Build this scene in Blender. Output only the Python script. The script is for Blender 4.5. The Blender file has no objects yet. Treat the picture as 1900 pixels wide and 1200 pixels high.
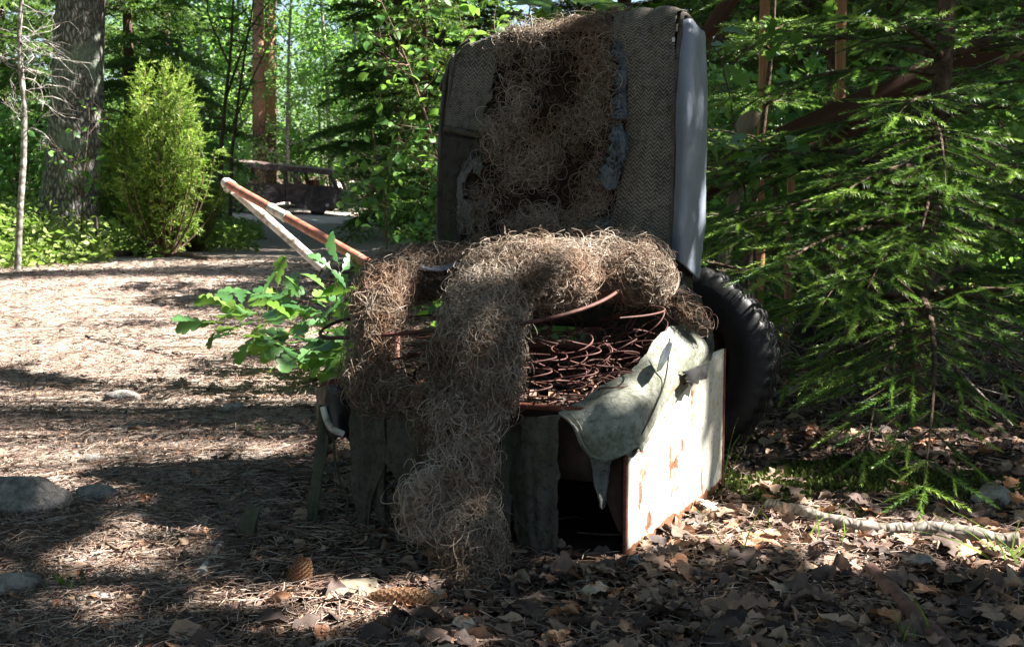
import bpy, math, random
import numpy as np
from mathutils import Vector, Matrix
rng = np.random.default_rng(7)
random.seed(7)
SC = bpy.context.scene
COL = SC.collection
# ------------------------------------------------------------------ camera, sky, sun, exposure
CAMH = 0.62
FPX = 2300.0
PITCH = math.atan(260.0 / FPX)
cd = bpy.data.cameras.new("camera"); cam = bpy.data.objects.new("camera", cd); COL.objects.link(cam)
cam.location = (0, 0, CAMH); cam.rotation_euler = (math.pi / 2 - PITCH, 0, 0)
cd.sensor_width = 36.0; cd.lens = 36.0 * FPX / 1900.0; cd.clip_start = 0.05; cd.clip_end = 2000
cd.dof.use_dof = True; cd.dof.focus_distance = 2.35; cd.dof.aperture_fstop = 20.0
SC.camera = cam
SUN_EL = math.radians(47); SUN_AZ = math.radians(90)      # the sun stands to the right (+X)
TANEL = math.tan(SUN_EL)
w = bpy.data.worlds.new("World"); SC.world = w; w.use_nodes = True
nt = w.node_tree; bg = nt.nodes["Background"]
sky = nt.nodes.new("ShaderNodeTexSky"); sky.sky_type = 'NISHITA'; sky.sun_disc = False
sky.sun_elevation = SUN_EL; sky.sun_rotation = SUN_AZ; sky.air_density = 1.0; sky.dust_density = 1.0
nt.links.new(sky.outputs[0], bg.inputs[0]); bg.inputs[1].default_value = 0.037
sd = bpy.data.lights.new("sun", 'SUN'); sd.energy = 5.0; sd.angle = math.radians(0.53); sd.color = (1.0, 0.94, 0.86)
sun = bpy.data.objects.new("sun", sd); COL.objects.link(sun)
sdir = Vector((math.cos(SUN_EL), 0.0, math.sin(SUN_EL)))
sun.rotation_euler = sdir.to_track_quat('Z', 'Y').to_euler(); sun.location = sdir * 30
vs = SC.view_settings; vs.view_transform = 'Standard'; vs.look = 'None'; vs.gamma = 1.0; vs.exposure = 2.66
SC.cycles.max_bounces = 5; SC.cycles.diffuse_bounces = 3; SC.cycles.transmission_bounces = 3; SC.cycles.transparent_max_bounces = 4
SC.cycles.glossy_bounces = 2; SC.cycles.caustics_reflective = False; SC.cycles.caustics_refractive = False
SC.cycles.sample_clamp_indirect = 4.0
# ------------------------------------------------------------------ placing helpers
_sp, _cp = math.sin(PITCH), math.cos(PITCH)
def ray(px, py):
    return np.array([px - 950.0, _cp * FPX + _sp * (600.0 - py), -_sp * FPX + _cp * (600.0 - py)])
EYE = np.array([0, 0, CAMH])
def P(px, py, Y):
    d = ray(px, py); return EYE + d * (Y / d[1])
def G(px, py, z=0.0):
    d = ray(px, py); return EYE + d * ((z - CAMH) / d[2])
def unit(v):
    v = np.asarray(v, float); return v / np.maximum(np.linalg.norm(v, axis=-1, keepdims=True), 1e-9)
# ------------------------------------------------------------------ noise
def _hash(ix, iy, iz, s):
    h = (ix * 374761393 + iy * 668265263 + iz * 2147483647 + s * 974634777) & 0xFFFFFFFF
    h = ((h ^ (h >> 13)) * 1274126177) & 0xFFFFFFFF
    h = ((h ^ (h >> 16)) * 2246822519) & 0xFFFFFFFF
    return ((h ^ (h >> 15)) & 0xFFFFFF) / float(0xFFFFFF)
def noise3(p, s=0):
    p = np.atleast_2d(np.asarray(p, float)); f = np.floor(p).astype(np.int64); t = p - f; t = t * t * (3 - 2 * t)
    r = 0
    for dx in (0, 1):
        for dy in (0, 1):
            for dz in (0, 1):
                wgt = (t[:, 0] if dx else 1 - t[:, 0]) * (t[:, 1] if dy else 1 - t[:, 1]) * (t[:, 2] if dz else 1 - t[:, 2])
                r = r + wgt * _hash(f[:, 0] + dx, f[:, 1] + dy, f[:, 2] + dz, s)
    return r * 2 - 1
def fbm(p, s=0, o=3):
    p = np.atleast_2d(np.asarray(p, float)); r = 0; a = 1.0
    for k in range(o):
        r = r + a * noise3(p * 2 ** k + 17.3 * k, s + k); a *= .5
    return r
def sstep(a, b, x):
    t = np.clip((x - a) / (b - a), 0, 1); return t * t * (3 - 2 * t)
def gz(x, y):
    """height of the ground"""
    x = np.asarray(x, float); y = np.asarray(y, float)
    p = np.stack([x.ravel(), y.ravel(), 0 * x.ravel()], 1)
    n1 = fbm(p * 3.0, 3).reshape(x.shape) * .006
    n2 = fbm(p * .5, 5).reshape(x.shape)
    d = np.hypot(x, y)
    z = n1 + n2 * .09 * sstep(4, 14, d) * np.where(y > 0, 1, .5)
    z = z - .35 * sstep(12, 33, y) + .25 * sstep(1.6, 5, x) + .12 * sstep(-3.3, -6, x) * sstep(6, 9, y)
    z = z + sstep(45, 140, d) * 3.0
    return z
def gz1(x, y): return float(gz(np.array([x]), np.array([y]))[0])
# ------------------------------------------------------------------ mesh accumulator
class Acc:
    def __init__(s): s.V = []; s.Q = []; s.T = []; s.t = []; s.u = []; s.n = 0; s.mq = []; s.mt = []
    def add(s, V, Q=None, T=None, tint=0.5, uv=None, mi=0):
        V = np.asarray(V, float).reshape(-1, 3); k = len(V)
        s.V.append(V)
        s.t.append(np.broadcast_to(np.asarray(tint, float), (k,)).copy())
        s.u.append(np.zeros((k, 3)) if uv is None else np.asarray(uv, float).reshape(-1, 3))
        if Q is not None and len(Q): Q = np.asarray(Q, np.int64).reshape(-1, 4); s.Q.append(Q + s.n); s.mq.append(np.full(len(Q), mi))
        if T is not None and len(T): T = np.asarray(T, np.int64).reshape(-1, 3); s.T.append(T + s.n); s.mt.append(np.full(len(T), mi))
        s.n += k; return s
    def tube(s, path, rad, sides=6, tint=.5, closed=True, mi=0):
        path = np.asarray(path, float); n = len(path); rad = np.broadcast_to(np.asarray(rad, float), (n,))
        tg = unit(np.gradient(path, axis=0)); ref = np.array([.13, .21, .97])
        if abs(unit(tg.mean(0)) @ ref) > .9: ref = np.array([.97, .13, .21])
        a = unit(np.cross(tg, ref)); b = np.cross(tg, a)
        th = np.arange(sides) * 2 * np.pi / sides
        V = path[:, None] + rad[:, None, None] * (a[:, None] * np.cos(th)[None, :, None] + b[:, None] * np.sin(th)[None, :, None])
        L = np.concatenate([[0], np.cumsum(np.linalg.norm(np.diff(path, axis=0), axis=1))])
        uv = np.stack(np.broadcast_arrays(th[None] / 6.283, L[:, None], 0.0), -1)
        i = np.arange(n - 1)[:, None]; j = np.arange(sides)[None]; j2 = (j + 1) % sides
        Q = np.stack([i * sides + j, (i + 1) * sides + j, (i + 1) * sides + j2, i * sides + j2], -1).reshape(-1, 4)
        s.add(V, Q, tint=tint, uv=uv, mi=mi)
        if closed:
            for e in (0, n - 1):
                c = path[e]; ring = V[e]; T = [[sides, k, (k + 1) % sides] if e else [sides, (k + 1) % sides, k] for k in range(sides)]
                s.add(np.vstack([ring, c]), T=T, tint=tint, mi=mi)
        return s
    def tubes(s, Pth, rad, tint, sides=3):
        """many tubes at once: Pth (N,M,3), rad (N,M)"""
        N, M, _ = Pth.shape
        tg = unit(np.gradient(Pth, axis=1)); ref = unit(rng.normal(size=(N, 1, 3)))
        a = unit(np.cross(tg, ref)); b = np.cross(tg, a)
        th = np.arange(sides) * 2 * np.pi / sides
        V = Pth[:, :, None] + rad[:, :, None, None] * (a[:, :, None] * np.cos(th)[:, None] + b[:, :, None] * np.sin(th)[:, None])
        n = np.arange(N)[:, None, None] * (M * sides); i = np.arange(M - 1)[None, :, None]; j = np.arange(sides)[None, None]; j2 = (j + 1) % sides
        Q = np.stack([n + i * sides + j, n + (i + 1) * sides + j, n + (i + 1) * sides + j2, n + i * sides + j2], -1)
        s.add(V, Q.reshape(-1, 4), tint=np.repeat(tint, M * sides))
        return s
    def stamp(s, tm, pos, X, Yv, sc, tint):
        """copies of template tm=(V,T); its +x goes along X, +y (normal) along Yv"""
        V, T = tm; X = unit(X); Z = unit(np.cross(X, Yv)); Yv = np.cross(Z, X)
        sc = np.broadcast_to(np.asarray(sc, float), (len(pos),))
        W = (V[None, :, 0, None] * X[:, None] + V[None, :, 1, None] * Yv[:, None] + V[None, :, 2, None] * Z[:, None]) * sc[:, None, None] + pos[:, None]
        F = T[None] + (np.arange(len(pos)) * len(V))[:, None, None]
        uvt = np.broadcast_to(V[None], W.shape)
        s.add(W, T=F.reshape(-1, 3), tint=np.repeat(np.broadcast_to(tint, (len(pos),)), len(V)), uv=uvt)
        return s
    def box(s, c, size, rz=0.0, M=None, tint=.5, mi=0, bev=0.0):
        V = np.array([[x, y, z] for x in (-.5, .5) for y in (-.5, .5) for z in (-.5, .5)]) * np.asarray(size, float)
        Q = [[0, 1, 3, 2], [4, 6, 7, 5], [0, 4, 5, 1], [2, 3, 7, 6], [0, 2, 6, 4], [1, 5, 7, 3]]
        if M is not None: V = V @ np.asarray(M).T
        if rz: cz, sz = math.cos(rz), math.sin(rz); V = V @ np.array([[cz, sz, 0], [-sz, cz, 0], [0, 0, 1]])
        s.add(V + np.asarray(c, float), Q, tint=tint, uv=V, mi=mi); return s
    def build(s, name, mats, parent=None, smooth=True):
        V = np.concatenate(s.V); org = np.array(ORG[parent.name]) if parent is not None else np.zeros(3)
        me = bpy.data.meshes.new(name)
        Q = np.concatenate(s.Q) if s.Q else np.zeros((0, 4), np.int64); T = np.concatenate(s.T) if s.T else np.zeros((0, 3), np.int64)
        me.vertices.add(len(V)); me.vertices.foreach_set("co", (V - org).astype(np.float32).ravel())
        nl = Q.size + T.size; me.loops.add(nl); me.loops.foreach_set("vertex_index", np.concatenate([Q.ravel(), T.ravel()]).astype(np.int32))
        npoly = len(Q) + len(T); me.polygons.add(npoly)
        st = np.concatenate([np.arange(len(Q)) * 4, Q.size + np.arange(len(T)) * 3]).astype(np.int32)
        me.polygons.foreach_set("loop_start", st)
        mi = np.concatenate(([np.concatenate(s.mq)] if s.mq else []) + ([np.concatenate(s.mt)] if s.mt else [])).astype(np.int32)
        me.polygons.foreach_set("material_index", mi)
        me.update(calc_edges=True)
        if smooth: me.polygons.foreach_set("use_smooth", np.ones(npoly, bool))
        a = me.attributes.new("tint", 'FLOAT', 'POINT'); a.data.foreach_set("value", np.concatenate(s.t).astype(np.float32))
        a = me.attributes.new("uvw", 'FLOAT_VECTOR', 'POINT'); a.data.foreach_set("vector", np.concatenate(s.u).astype(np.float32).ravel())
        for m in (mats if isinstance(mats, (list, tuple)) else [mats]): me.materials.append(m)
        o = bpy.data.objects.new(name, me); COL.objects.link(o)
        if parent is not None: o.parent = parent
        ORG[o.name] = org
        return o
ORG = {}
def tag(o, label=None, cat=None, group=None, kind=None):
    if label: o["label"] = label
    if cat: o["category"] = cat
    if group: o["group"] = group
    if kind: o["kind"] = kind
    return o
def root(name, loc, label, cat, group=None):
    o = bpy.data.objects.new(name, None); COL.objects.link(o); o.location = loc; o.empty_display_size = .1
    ORG[o.name] = np.array(loc, float); return tag(o, label, cat, group)
def copy_thing(r, loc, rz=0.0, sc=1.0, label=None, group=None):
    c = r.copy(); COL.objects.link(c); c.location = loc; c.rotation_euler = (0, 0, rz); c.scale = (sc, sc, sc)
    if label: c["label"] = label
    if group: c["group"] = group
    for ch in list(r.children):
        d = ch.copy(); COL.objects.link(d); d.parent = c
        for g in ch.children:
            e = g.copy(); COL.objects.link(e); e.parent = d
    return c
# ------------------------------------------------------------------ materials
def nodes(name):
    m = bpy.data.materials.new(name); m.use_nodes = True; t = m.node_tree
    return m, t, t.nodes["Principled BSDF"], t.nodes["Material Output"]
def N(t, typ, **kw):
    n = t.nodes.new("ShaderNode" + typ)
    for k, v in kw.items():
        if k.startswith("i_"):
            key = k[2:]; key = int(key) if key.isdigit() else key.replace("_", " ")
            n.inputs[key].default_value = v
        else: setattr(n, k, v)
    return n
def ramp(t, fac, stops):
    r = N(t, "ValToRGB"); e = r.color_ramp.elements
    while len(e) < len(stops): e.new(0.5)
    for k, (p, c) in enumerate(stops): e[k].position = p; e[k].color = (*c, 1)
    t.links.new(fac, r.inputs[0]); return r.outputs[0]
def attr(t, nm, out="Fac"):
    return N(t, "Attribute", attribute_name=nm).outputs[out]
def math_(t, op, a, b=None, c=None):
    n = N(t, "Math", operation=op)
    for k, v in enumerate((a, b, c)):
        if v is None: continue
        if isinstance(v, (int, float)): n.inputs[k].default_value = v
        else: t.links.new(v, n.inputs[k])
    return n.outputs[0]
def mix(t, fac, a, b):
    n = N(t, "Mix", data_type='RGBA')
    for k, v in ((0, fac), (6, a), (7, b)):
        if isinstance(v, (int, float)): n.inputs[k].default_value = v
        elif isinstance(v, tuple): n.inputs[k].default_value = (*v, 1)
        else: t.links.new(v, n.inputs[k])
    return n.outputs[2]
def noise(t, scale, detail=4, vec=None, rough=.6, dist=0.0):
    n = N(t, "TexNoise"); n.inputs["Scale"].default_value = scale; n.inputs["Detail"].default_value = detail
    n.inputs["Roughness"].default_value = rough; n.inputs["Distortion"].default_value = dist
    if vec is not None: t.links.new(vec, n.inputs["Vector"])
    return n.outputs["Fac"]
def bump(t, b, h, strength=.5, dist=.01):
    n = N(t, "Bump"); n.inputs["Strength"].default_value = strength; n.inputs["Distance"].default_value = dist
    t.links.new(h, n.inputs["Height"]); t.links.new(n.outputs[0], b.inputs["Normal"])
def objco(t): return N(t, "TexCoord").outputs["Object"]
def mapped(t, vec, sc):
    m = N(t, "Mapping"); m.inputs["Scale"].default_value = sc; t.links.new(vec, m.inputs[0]); return m.outputs[0]
def leaf_mat(name, cols, trans=.45, rough=.45, spec=.4, back=(.21, .40, .045), blotch=0.0):
    m, t, b, out = nodes(name)
    f = attr(t, "tint")
    if blotch: f = math_(t, 'ADD', f, math_(t, 'MULTIPLY', math_(t, 'SUBTRACT', noise(t, 70, 5, objco(t), .7), .5), blotch))
    c = ramp(t, f, cols)
    t.links.new(c, b.inputs["Base Color"]); b.inputs["Roughness"].default_value = rough; b.inputs["Specular IOR Level"].default_value = spec
    tr = N(t, "BsdfTranslucent")
    g = mix(t, .75, c, back) if back else c; t.links.new(g, tr.inputs[0])
    ms = N(t, "MixShader"); ms.inputs[0].default_value = trans
    t.links.new(b.outputs[0], ms.inputs[1]); t.links.new(tr.outputs[0], ms.inputs[2]); t.links.new(ms.outputs[0], out.inputs[0])
    return m
def plain(name, cols, scale=20, rough=.8, spec=.3, bstr=.4, bdist=.004, tintmix=False, metal=0, bscale=None, dist=0.0):
    m, t, b, out = nodes(name); co = objco(t)
    f = noise(t, scale, 6, co, .65, dist)
    if tintmix: f = math_(t, 'ADD', math_(t, 'MULTIPLY', f, .5), math_(t, 'MULTIPLY', attr(t, "tint"), .5))
    cc = ramp(t, f, cols)
    if tintmix and scale == 6: cc = mix(t, math_(t, 'MULTIPLY', ramp(t, noise(t, 7, 3, co), [(.50, (0, 0, 0)), (.66, (1, 1, 1))]), .38), cc, (.26, .125, .06))
    t.links.new(cc, b.inputs["Base Color"]); b.inputs["Roughness"].default_value = rough
    b.inputs["Specular IOR Level"].default_value = spec; b.inputs["Metallic"].default_value = metal
    if bstr: bump(t, b, noise(t, bscale or scale * 4, 5, co), bstr, bdist)
    return m
def bark_mat(name, cols, zs=5.0, xs=26.0, bdist=.02, bstr=.9, upper=None, lichen=None):
    m, t, b, out = nodes(name); co = objco(t)
    v = N(t, "TexVoronoi", feature='DISTANCE_TO_EDGE'); v.inputs["Scale"].default_value = 1.0
    warp = N(t, "VectorMath", operation='ADD'); nn = N(t, "TexNoise"); nn.inputs["Scale"].default_value = 9
    t.links.new(co, nn.inputs["Vector"]); s2 = N(t, "VectorMath", operation='SCALE'); s2.inputs["Scale"].default_value = .06
    t.links.new(nn.outputs["Color"], s2.inputs[0]); t.links.new(co, warp.inputs[0]); t.links.new(s2.outputs[0], warp.inputs[1])
    t.links.new(mapped(t, warp.outputs[0], (xs, xs, zs)), v.inputs["Vector"])
    h = math_(t, 'MINIMUM', v.outputs["Distance"], .35)
    fine = noise(t, 30, 6, co)
    hh = math_(t, 'ADD', math_(t, 'MULTIPLY', h, 2.2), math_(t, 'MULTIPLY', fine, .5))
    c = ramp(t, math_(t, 'MULTIPLY', hh, .8), cols)
    if lichen: c = mix(t, math_(t, 'MULTIPLY', ramp(t, noise(t, 3.5, 6, co), [(.50, (0, 0, 0)), (.62, (1, 1, 1))]), .8), c, lichen)
    if upper:
        sep = N(t, "SeparateXYZ"); t.links.new(co, sep.inputs[0])
        z = math_(t, 'ADD', sep.outputs[2], math_(t, 'MULTIPLY', noise(t, 2, 3, co), 2.0))
        c = mix(t, ramp(t, math_(t, 'MULTIPLY', z, .2), [(upper[0] * .2, (0, 0, 0)), (upper[0] * .2 + .12, (1, 1, 1))]), c, ramp(t, fine, upper[1]))
    t.links.new(c, b.inputs["Base Color"]); b.inputs["Roughness"].default_value = .9; b.inputs["Specular IOR Level"].default_value = .15
    bump(t, b, hh, bstr, bdist); return m
def cloth_mat(name, dark, light, kind="herring", stain=None, rough=.9, moss=0.0):
    m, t, b, out = nodes(name); uv = attr(t, "uvw", "Vector"); co = objco(t)
    sep = N(t, "SeparateXYZ"); t.links.new(uv, sep.inputs[0]); u, v = sep.outputs[0], sep.outputs[1]
    if kind == "herring":
        k = math_(t, 'ABSOLUTE', math_(t, 'SUBTRACT', math_(t, 'FRACT', math_(t, 'DIVIDE', u, .015)), .5))
        ph = math_(t, 'ADD', math_(t, 'DIVIDE', v, .0062), math_(t, 'MULTIPLY', k, 2.4))
        st = math_(t, 'ABSOLUTE', math_(t, 'SUBTRACT', math_(t, 'FRACT', ph), .5))
        pat = math_(t, 'MULTIPLY', st, 2.0)
    elif kind == "dots":
        du = math_(t, 'SUBTRACT', math_(t, 'FRACT', math_(t, 'DIVIDE', u, .009)), .5); dv = math_(t, 'SUBTRACT', math_(t, 'FRACT', math_(t, 'DIVIDE', v, .009)), .5)
        r2 = math_(t, 'ADD', math_(t, 'MULTIPLY', du, du), math_(t, 'MULTIPLY', dv, dv))
        pat = math_(t, 'GREATER_THAN', r2, .035)
    else:
        pat = noise(t, 900, 2, co)
    big = noise(t, 9, 6, co, .7)
    f = math_(t, 'ADD', math_(t, 'MULTIPLY', pat, .62 if kind == "herring" else .30), math_(t, 'MULTIPLY', big, .5))
    c = ramp(t, f, [(.18, dark), (.85, light)])
    grain = ramp(t, noise(t, 75, 6, co, .8), [(.36, (.25, .24, .20)), (.52, (1, 1, 1))]); gm = N(t, 'Mix', data_type='RGBA', blend_type='MULTIPLY'); gm.inputs[0].default_value = .8; t.links.new(c, gm.inputs[6]); t.links.new(grain, gm.inputs[7]); c = gm.outputs[2]
    if stain: c = mix(t, ramp(t, noise(t, 6.5, 6, co, .7, .6), [(.56, (0, 0, 0)), (.70, (1, 1, 1))]), c, stain)
    if moss: c = mix(t, math_(t, 'MULTIPLY', ramp(t, noise(t, 11, 8, co, .75), [(.47, (0, 0, 0)), (.60, (1, 1, 1))]), moss), c, (.045, .055, .02))
    t.links.new(c, b.inputs["Base Color"]); b.inputs["Roughness"].default_value = rough; b.inputs["Specular IOR Level"].default_value = .2
    bump(t, b, math_(t, 'ADD', math_(t, 'MULTIPLY', pat, .6), math_(t, 'ADD', math_(t, 'MULTIPLY', noise(t, 160, 4, co), 1.2), math_(t, 'MULTIPLY', noise(t, 22, 5, co, .6, 1.2), 4.0))), .6, .0022); return m
M = {}
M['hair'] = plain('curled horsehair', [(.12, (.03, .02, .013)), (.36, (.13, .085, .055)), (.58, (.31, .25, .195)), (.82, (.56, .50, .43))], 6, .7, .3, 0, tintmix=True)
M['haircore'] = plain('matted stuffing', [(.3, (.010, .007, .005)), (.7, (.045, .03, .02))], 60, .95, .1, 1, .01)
M['herring'] = cloth_mat('herringbone weave', (.010, .009, .008), (.235, .215, .18))
M['lining'] = cloth_mat('grey lining', (.022, .020, .018), (.11, .10, .085), "plain", moss=.5)
M['felt'] = cloth_mat('torn felt', (.08, .08, .08), (.25, .25, .24), "plain", moss=.45)
M['bluefelt'] = cloth_mat('blue grey torn cloth', (.05, .06, .075), (.24, .29, .34), "plain", moss=.5)
M['vinyl'] = plain('blue grey sky tinted vinyl', [(.3, (.11, .13, .17)), (.55, (.22, .25, .31)), (.75, (.26, .28, .31))], 4, .42, .5, .5, .004, bscale=35)  # the skylight on the shaded side panel is put into this blue
M['cream'] = cloth_mat('weathered cream vinyl', (.15, .155, .12), (.56, .57, .51), "plain", stain=(.30, .19, .08), rough=.6, moss=.6)
M['creamdots'] = cloth_mat('perforated cream vinyl', (.10, .10, .07), (.48, .50, .44), "dots", rough=.6, moss=.45)
M['rag'] = cloth_mat('dirty hanging cloth', (.030, .027, .022), (.19, .175, .14), "plain", moss=.45)
M['darkleather'] = plain('black leatherette', [(.3, (.008, .008, .009)), (.7, (.03, .03, .03))], 9, .4, .5, .6, .003, bscale=80)
M['rust'] = plain('brown rust', [(.25, (.035, .012, .008)), (.5, (.13, .045, .028)), (.8, (.26, .10, .06))], 45, .85, .3, .8, .0015)
M['wire'] = plain('rusty spring wire', [(.3, (.03, .011, .009)), (.7, (.13, .05, .038))], 60, .7, .4, .5, .001)
M['redpipe'] = plain('red oxide pipe', [(.30, (.10, .04, .02)), (.42, (.30, .10, .062)), (.60, (.44, .17, .115)), (.68, (.55, .40, .32))], 22, .6, .4, .4, .001, dist=.6)
M['palepipe'] = plain('chalky pale paint', [(.34, (.10, .075, .045)), (.42, (.40, .38, .32)), (.56, (.66, .64, .59)), (.66, (.38, .20, .13))], 17, .6, .4, .4, .001, dist=.8)
M['stone'] = plain('granite', [(.3, (.07, .065, .06)), (.45, (.20, .19, .175)), (.6, (.30, .28, .26)), (.78, (.50, .47, .44))], 48, .95, .1, 1, .012, bscale=70)
M['rustpipe'] = plain('matt brown rust', [(.3, (.06, .032, .028)), (.7, (.17, .10, .085))], 30, .85, .2, .8, .0015)
M['shagcloth'] = cloth_mat('dark matted cloth', (.018, .018, .017), (.13, .13, .12), "plain", moss=.5)
M['shadedmetal'] = plain('dirty metal darkened for shade', [(.3, (.012, .008, .006)), (.55, (.05, .028, .018)), (.75, (.13, .06, .03))], 9, .8, .3, .8, .002, bscale=80)  # darker than the rust: shade of the front panel put into its colour
M['rubber'] = plain('tyre rubber', [(.3, (.005, .005, .005)), (.8, (.016, .016, .018))], 25, .5, .3, .3, .002)
M['wood'] = None
M['bark'] = bark_mat('grey bark', [(.15, (.03, .026, .023)), (.5, (.15, .14, .13)), (.9, (.36, .345, .33))], zs=11, xs=36, bdist=.014, lichen=(.17, .21, .16))
M['pinebark'] = bark_mat('pine bark', [(.15, (.03, .02, .015)), (.9, (.19, .13, .10))], zs=4, xs=18, upper=(3.4, [(.3, (.17, .09, .055)), (.7, (.36, .21, .135))]))
M['sprucebark'] = plain('scaly spruce bark', [(.3, (.03, .02, .014)), (.5, (.09, .062, .043)), (.72, (.17, .13, .10))], 38, .9, .15, 1.0, .006, bscale=110)
M['palebark'] = bark_mat('pale young bark', [(.15, (.09, .08, .07)), (.9, (.42, .40, .37))], zs=14, xs=9, bdist=.004)
M['deadwood'] = bark_mat('dead grey wood', [(.15, (.09, .075, .06)), (.9, (.33, .30, .26))], zs=9, xs=60, bdist=.003)
M['twig'] = plain('brown twig', [(.3, (.05, .03, .02)), (.7, (.17, .12, .085))], 30, .8, .2, .5, .001)
M['needle'] = leaf_mat('spruce needles', [(0, (.012, .032, .018)), (.5, (.038, .092, .038)), (.8, (.10, .21, .055)), (1, (.36, .50, .10))], .32, .42, .45)
M['farneedle'] = leaf_mat('far spruce needles', [(0, (.018, .045, .016)), (.6, (.05, .10, .028)), (1, (.12, .20, .045))], .3, .5, .3)
M['juniper'] = leaf_mat('juniper needles', [(0, (.045, .08, .015)), (.5, (.15, .215, .035)), (1, (.33, .41, .08))], .42, .5, .3)
M['farleaf'] = leaf_mat('sunlit far leaves', [(0, (.08, .21, .07)), (.5, (.18, .36, .11)), (1, (.38, .55, .24))], .555, .4, .5)  # brighter leaf copy, sunlight on the far wood put into its colour
M['birchleaf'] = leaf_mat('young broad leaves', [(0, (.028, .085, .025)), (.5, (.06, .16, .04)), (1, (.14, .28, .065))], .5, .45, .4)
M['shadeleaf'] = leaf_mat('canopy leaves', [(0, (.03, .06, .018)), (1, (.07, .12, .03))], .18, .5, .3)
M['oakleaf'] = leaf_mat('oak leaves', [(0, (.035, .11, .035)), (.6, (.085, .20, .065)), (1, (.20, .33, .06))], .42, .36, .5, (.21, .40, .045), .5)
M['mapleleaf'] = leaf_mat('maple leaves', [(0, (.05, .13, .02)), (.5, (.11, .24, .03)), (1, (.20, .34, .04))], .6, .45, .4)
M['cover'] = leaf_mat('low green undergrowth', [(0, (.08, .14, .025)), (.5, (.20, .28, .065)), (1, (.40, .46, .17))], .4, .5, .3)
M['grass'] = leaf_mat('grass blades', [(0, (.05, .10, .015)), (.6, (.12, .20, .035)), (1, (.25, .30, .08))], .4, .5, .3)
M['moss'] = leaf_mat('moss', [(0, (.018, .03, .008)), (.5, (.05, .075, .016)), (1, (.12, .15, .035))], .15, .8, .15, None, .5)
M['litter'] = leaf_mat('dry leaves', [(0, (.045, .034, .031)), (.35, (.12, .082, .066)), (.62, (.22, .145, .105)), (.82, (.38, .27, .19)), (.94, (.34, .13, .05)), (1, (.5, .42, .33))], .08, .7, .25, None, .5)
M['pineneedle'] = leaf_mat('dry pine needles', [(0, (.06, .032, .024)), (.5, (.25, .165, .125)), (1, (.51, .42, .35))], .05, .6, .3, None)
M['cone'] = plain('spruce cone scales', [(.3, (.14, .075, .04)), (.7, (.42, .26, .15))], 25, .7, .3, .4, .001, tintmix=True)
M['paper'] = plain('faded paper label', [(.3, (.55, .55, .56)), (.7, (.72, .72, .72))], 40, .8, .2, .2, .001)
def wood_mat(name, cols, sc=(4, 60, 60)):
    m, t, b, out = nodes(name); v = mapped(t, attr(t, "uvw", "Vector"), sc)
    f = noise(t, 1.0, 8, v, .7, .4); t.links.new(ramp(t, f, cols), b.inputs["Base Color"]); b.inputs["Roughness"].default_value = .85
    b.inputs["Specular IOR Level"].default_value = .2
    bump(t, b, f, .6, .004); return m
M['warmwood'] = wood_mat('weathered orange timber', [(.25, (.10, .05, .028)), (.5, (.33, .17, .09)), (.8, (.50, .31, .18))], (60, 60, 3))
M['darkwood'] = wood_mat('dark old plank', [(.25, (.025, .012, .008)), (.8, (.11, .055, .036))], (2, 40, 40))
M['greywood'] = wood_mat('grey board', [(.25, (.10, .085, .06)), (.8, (.32, .28, .21))], (60, 60, 3))
M['stub'] = wood_mat('mossy stub', [(.25, (.03, .035, .02)), (.8, (.12, .12, .085))], (60, 60, 5))
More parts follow.
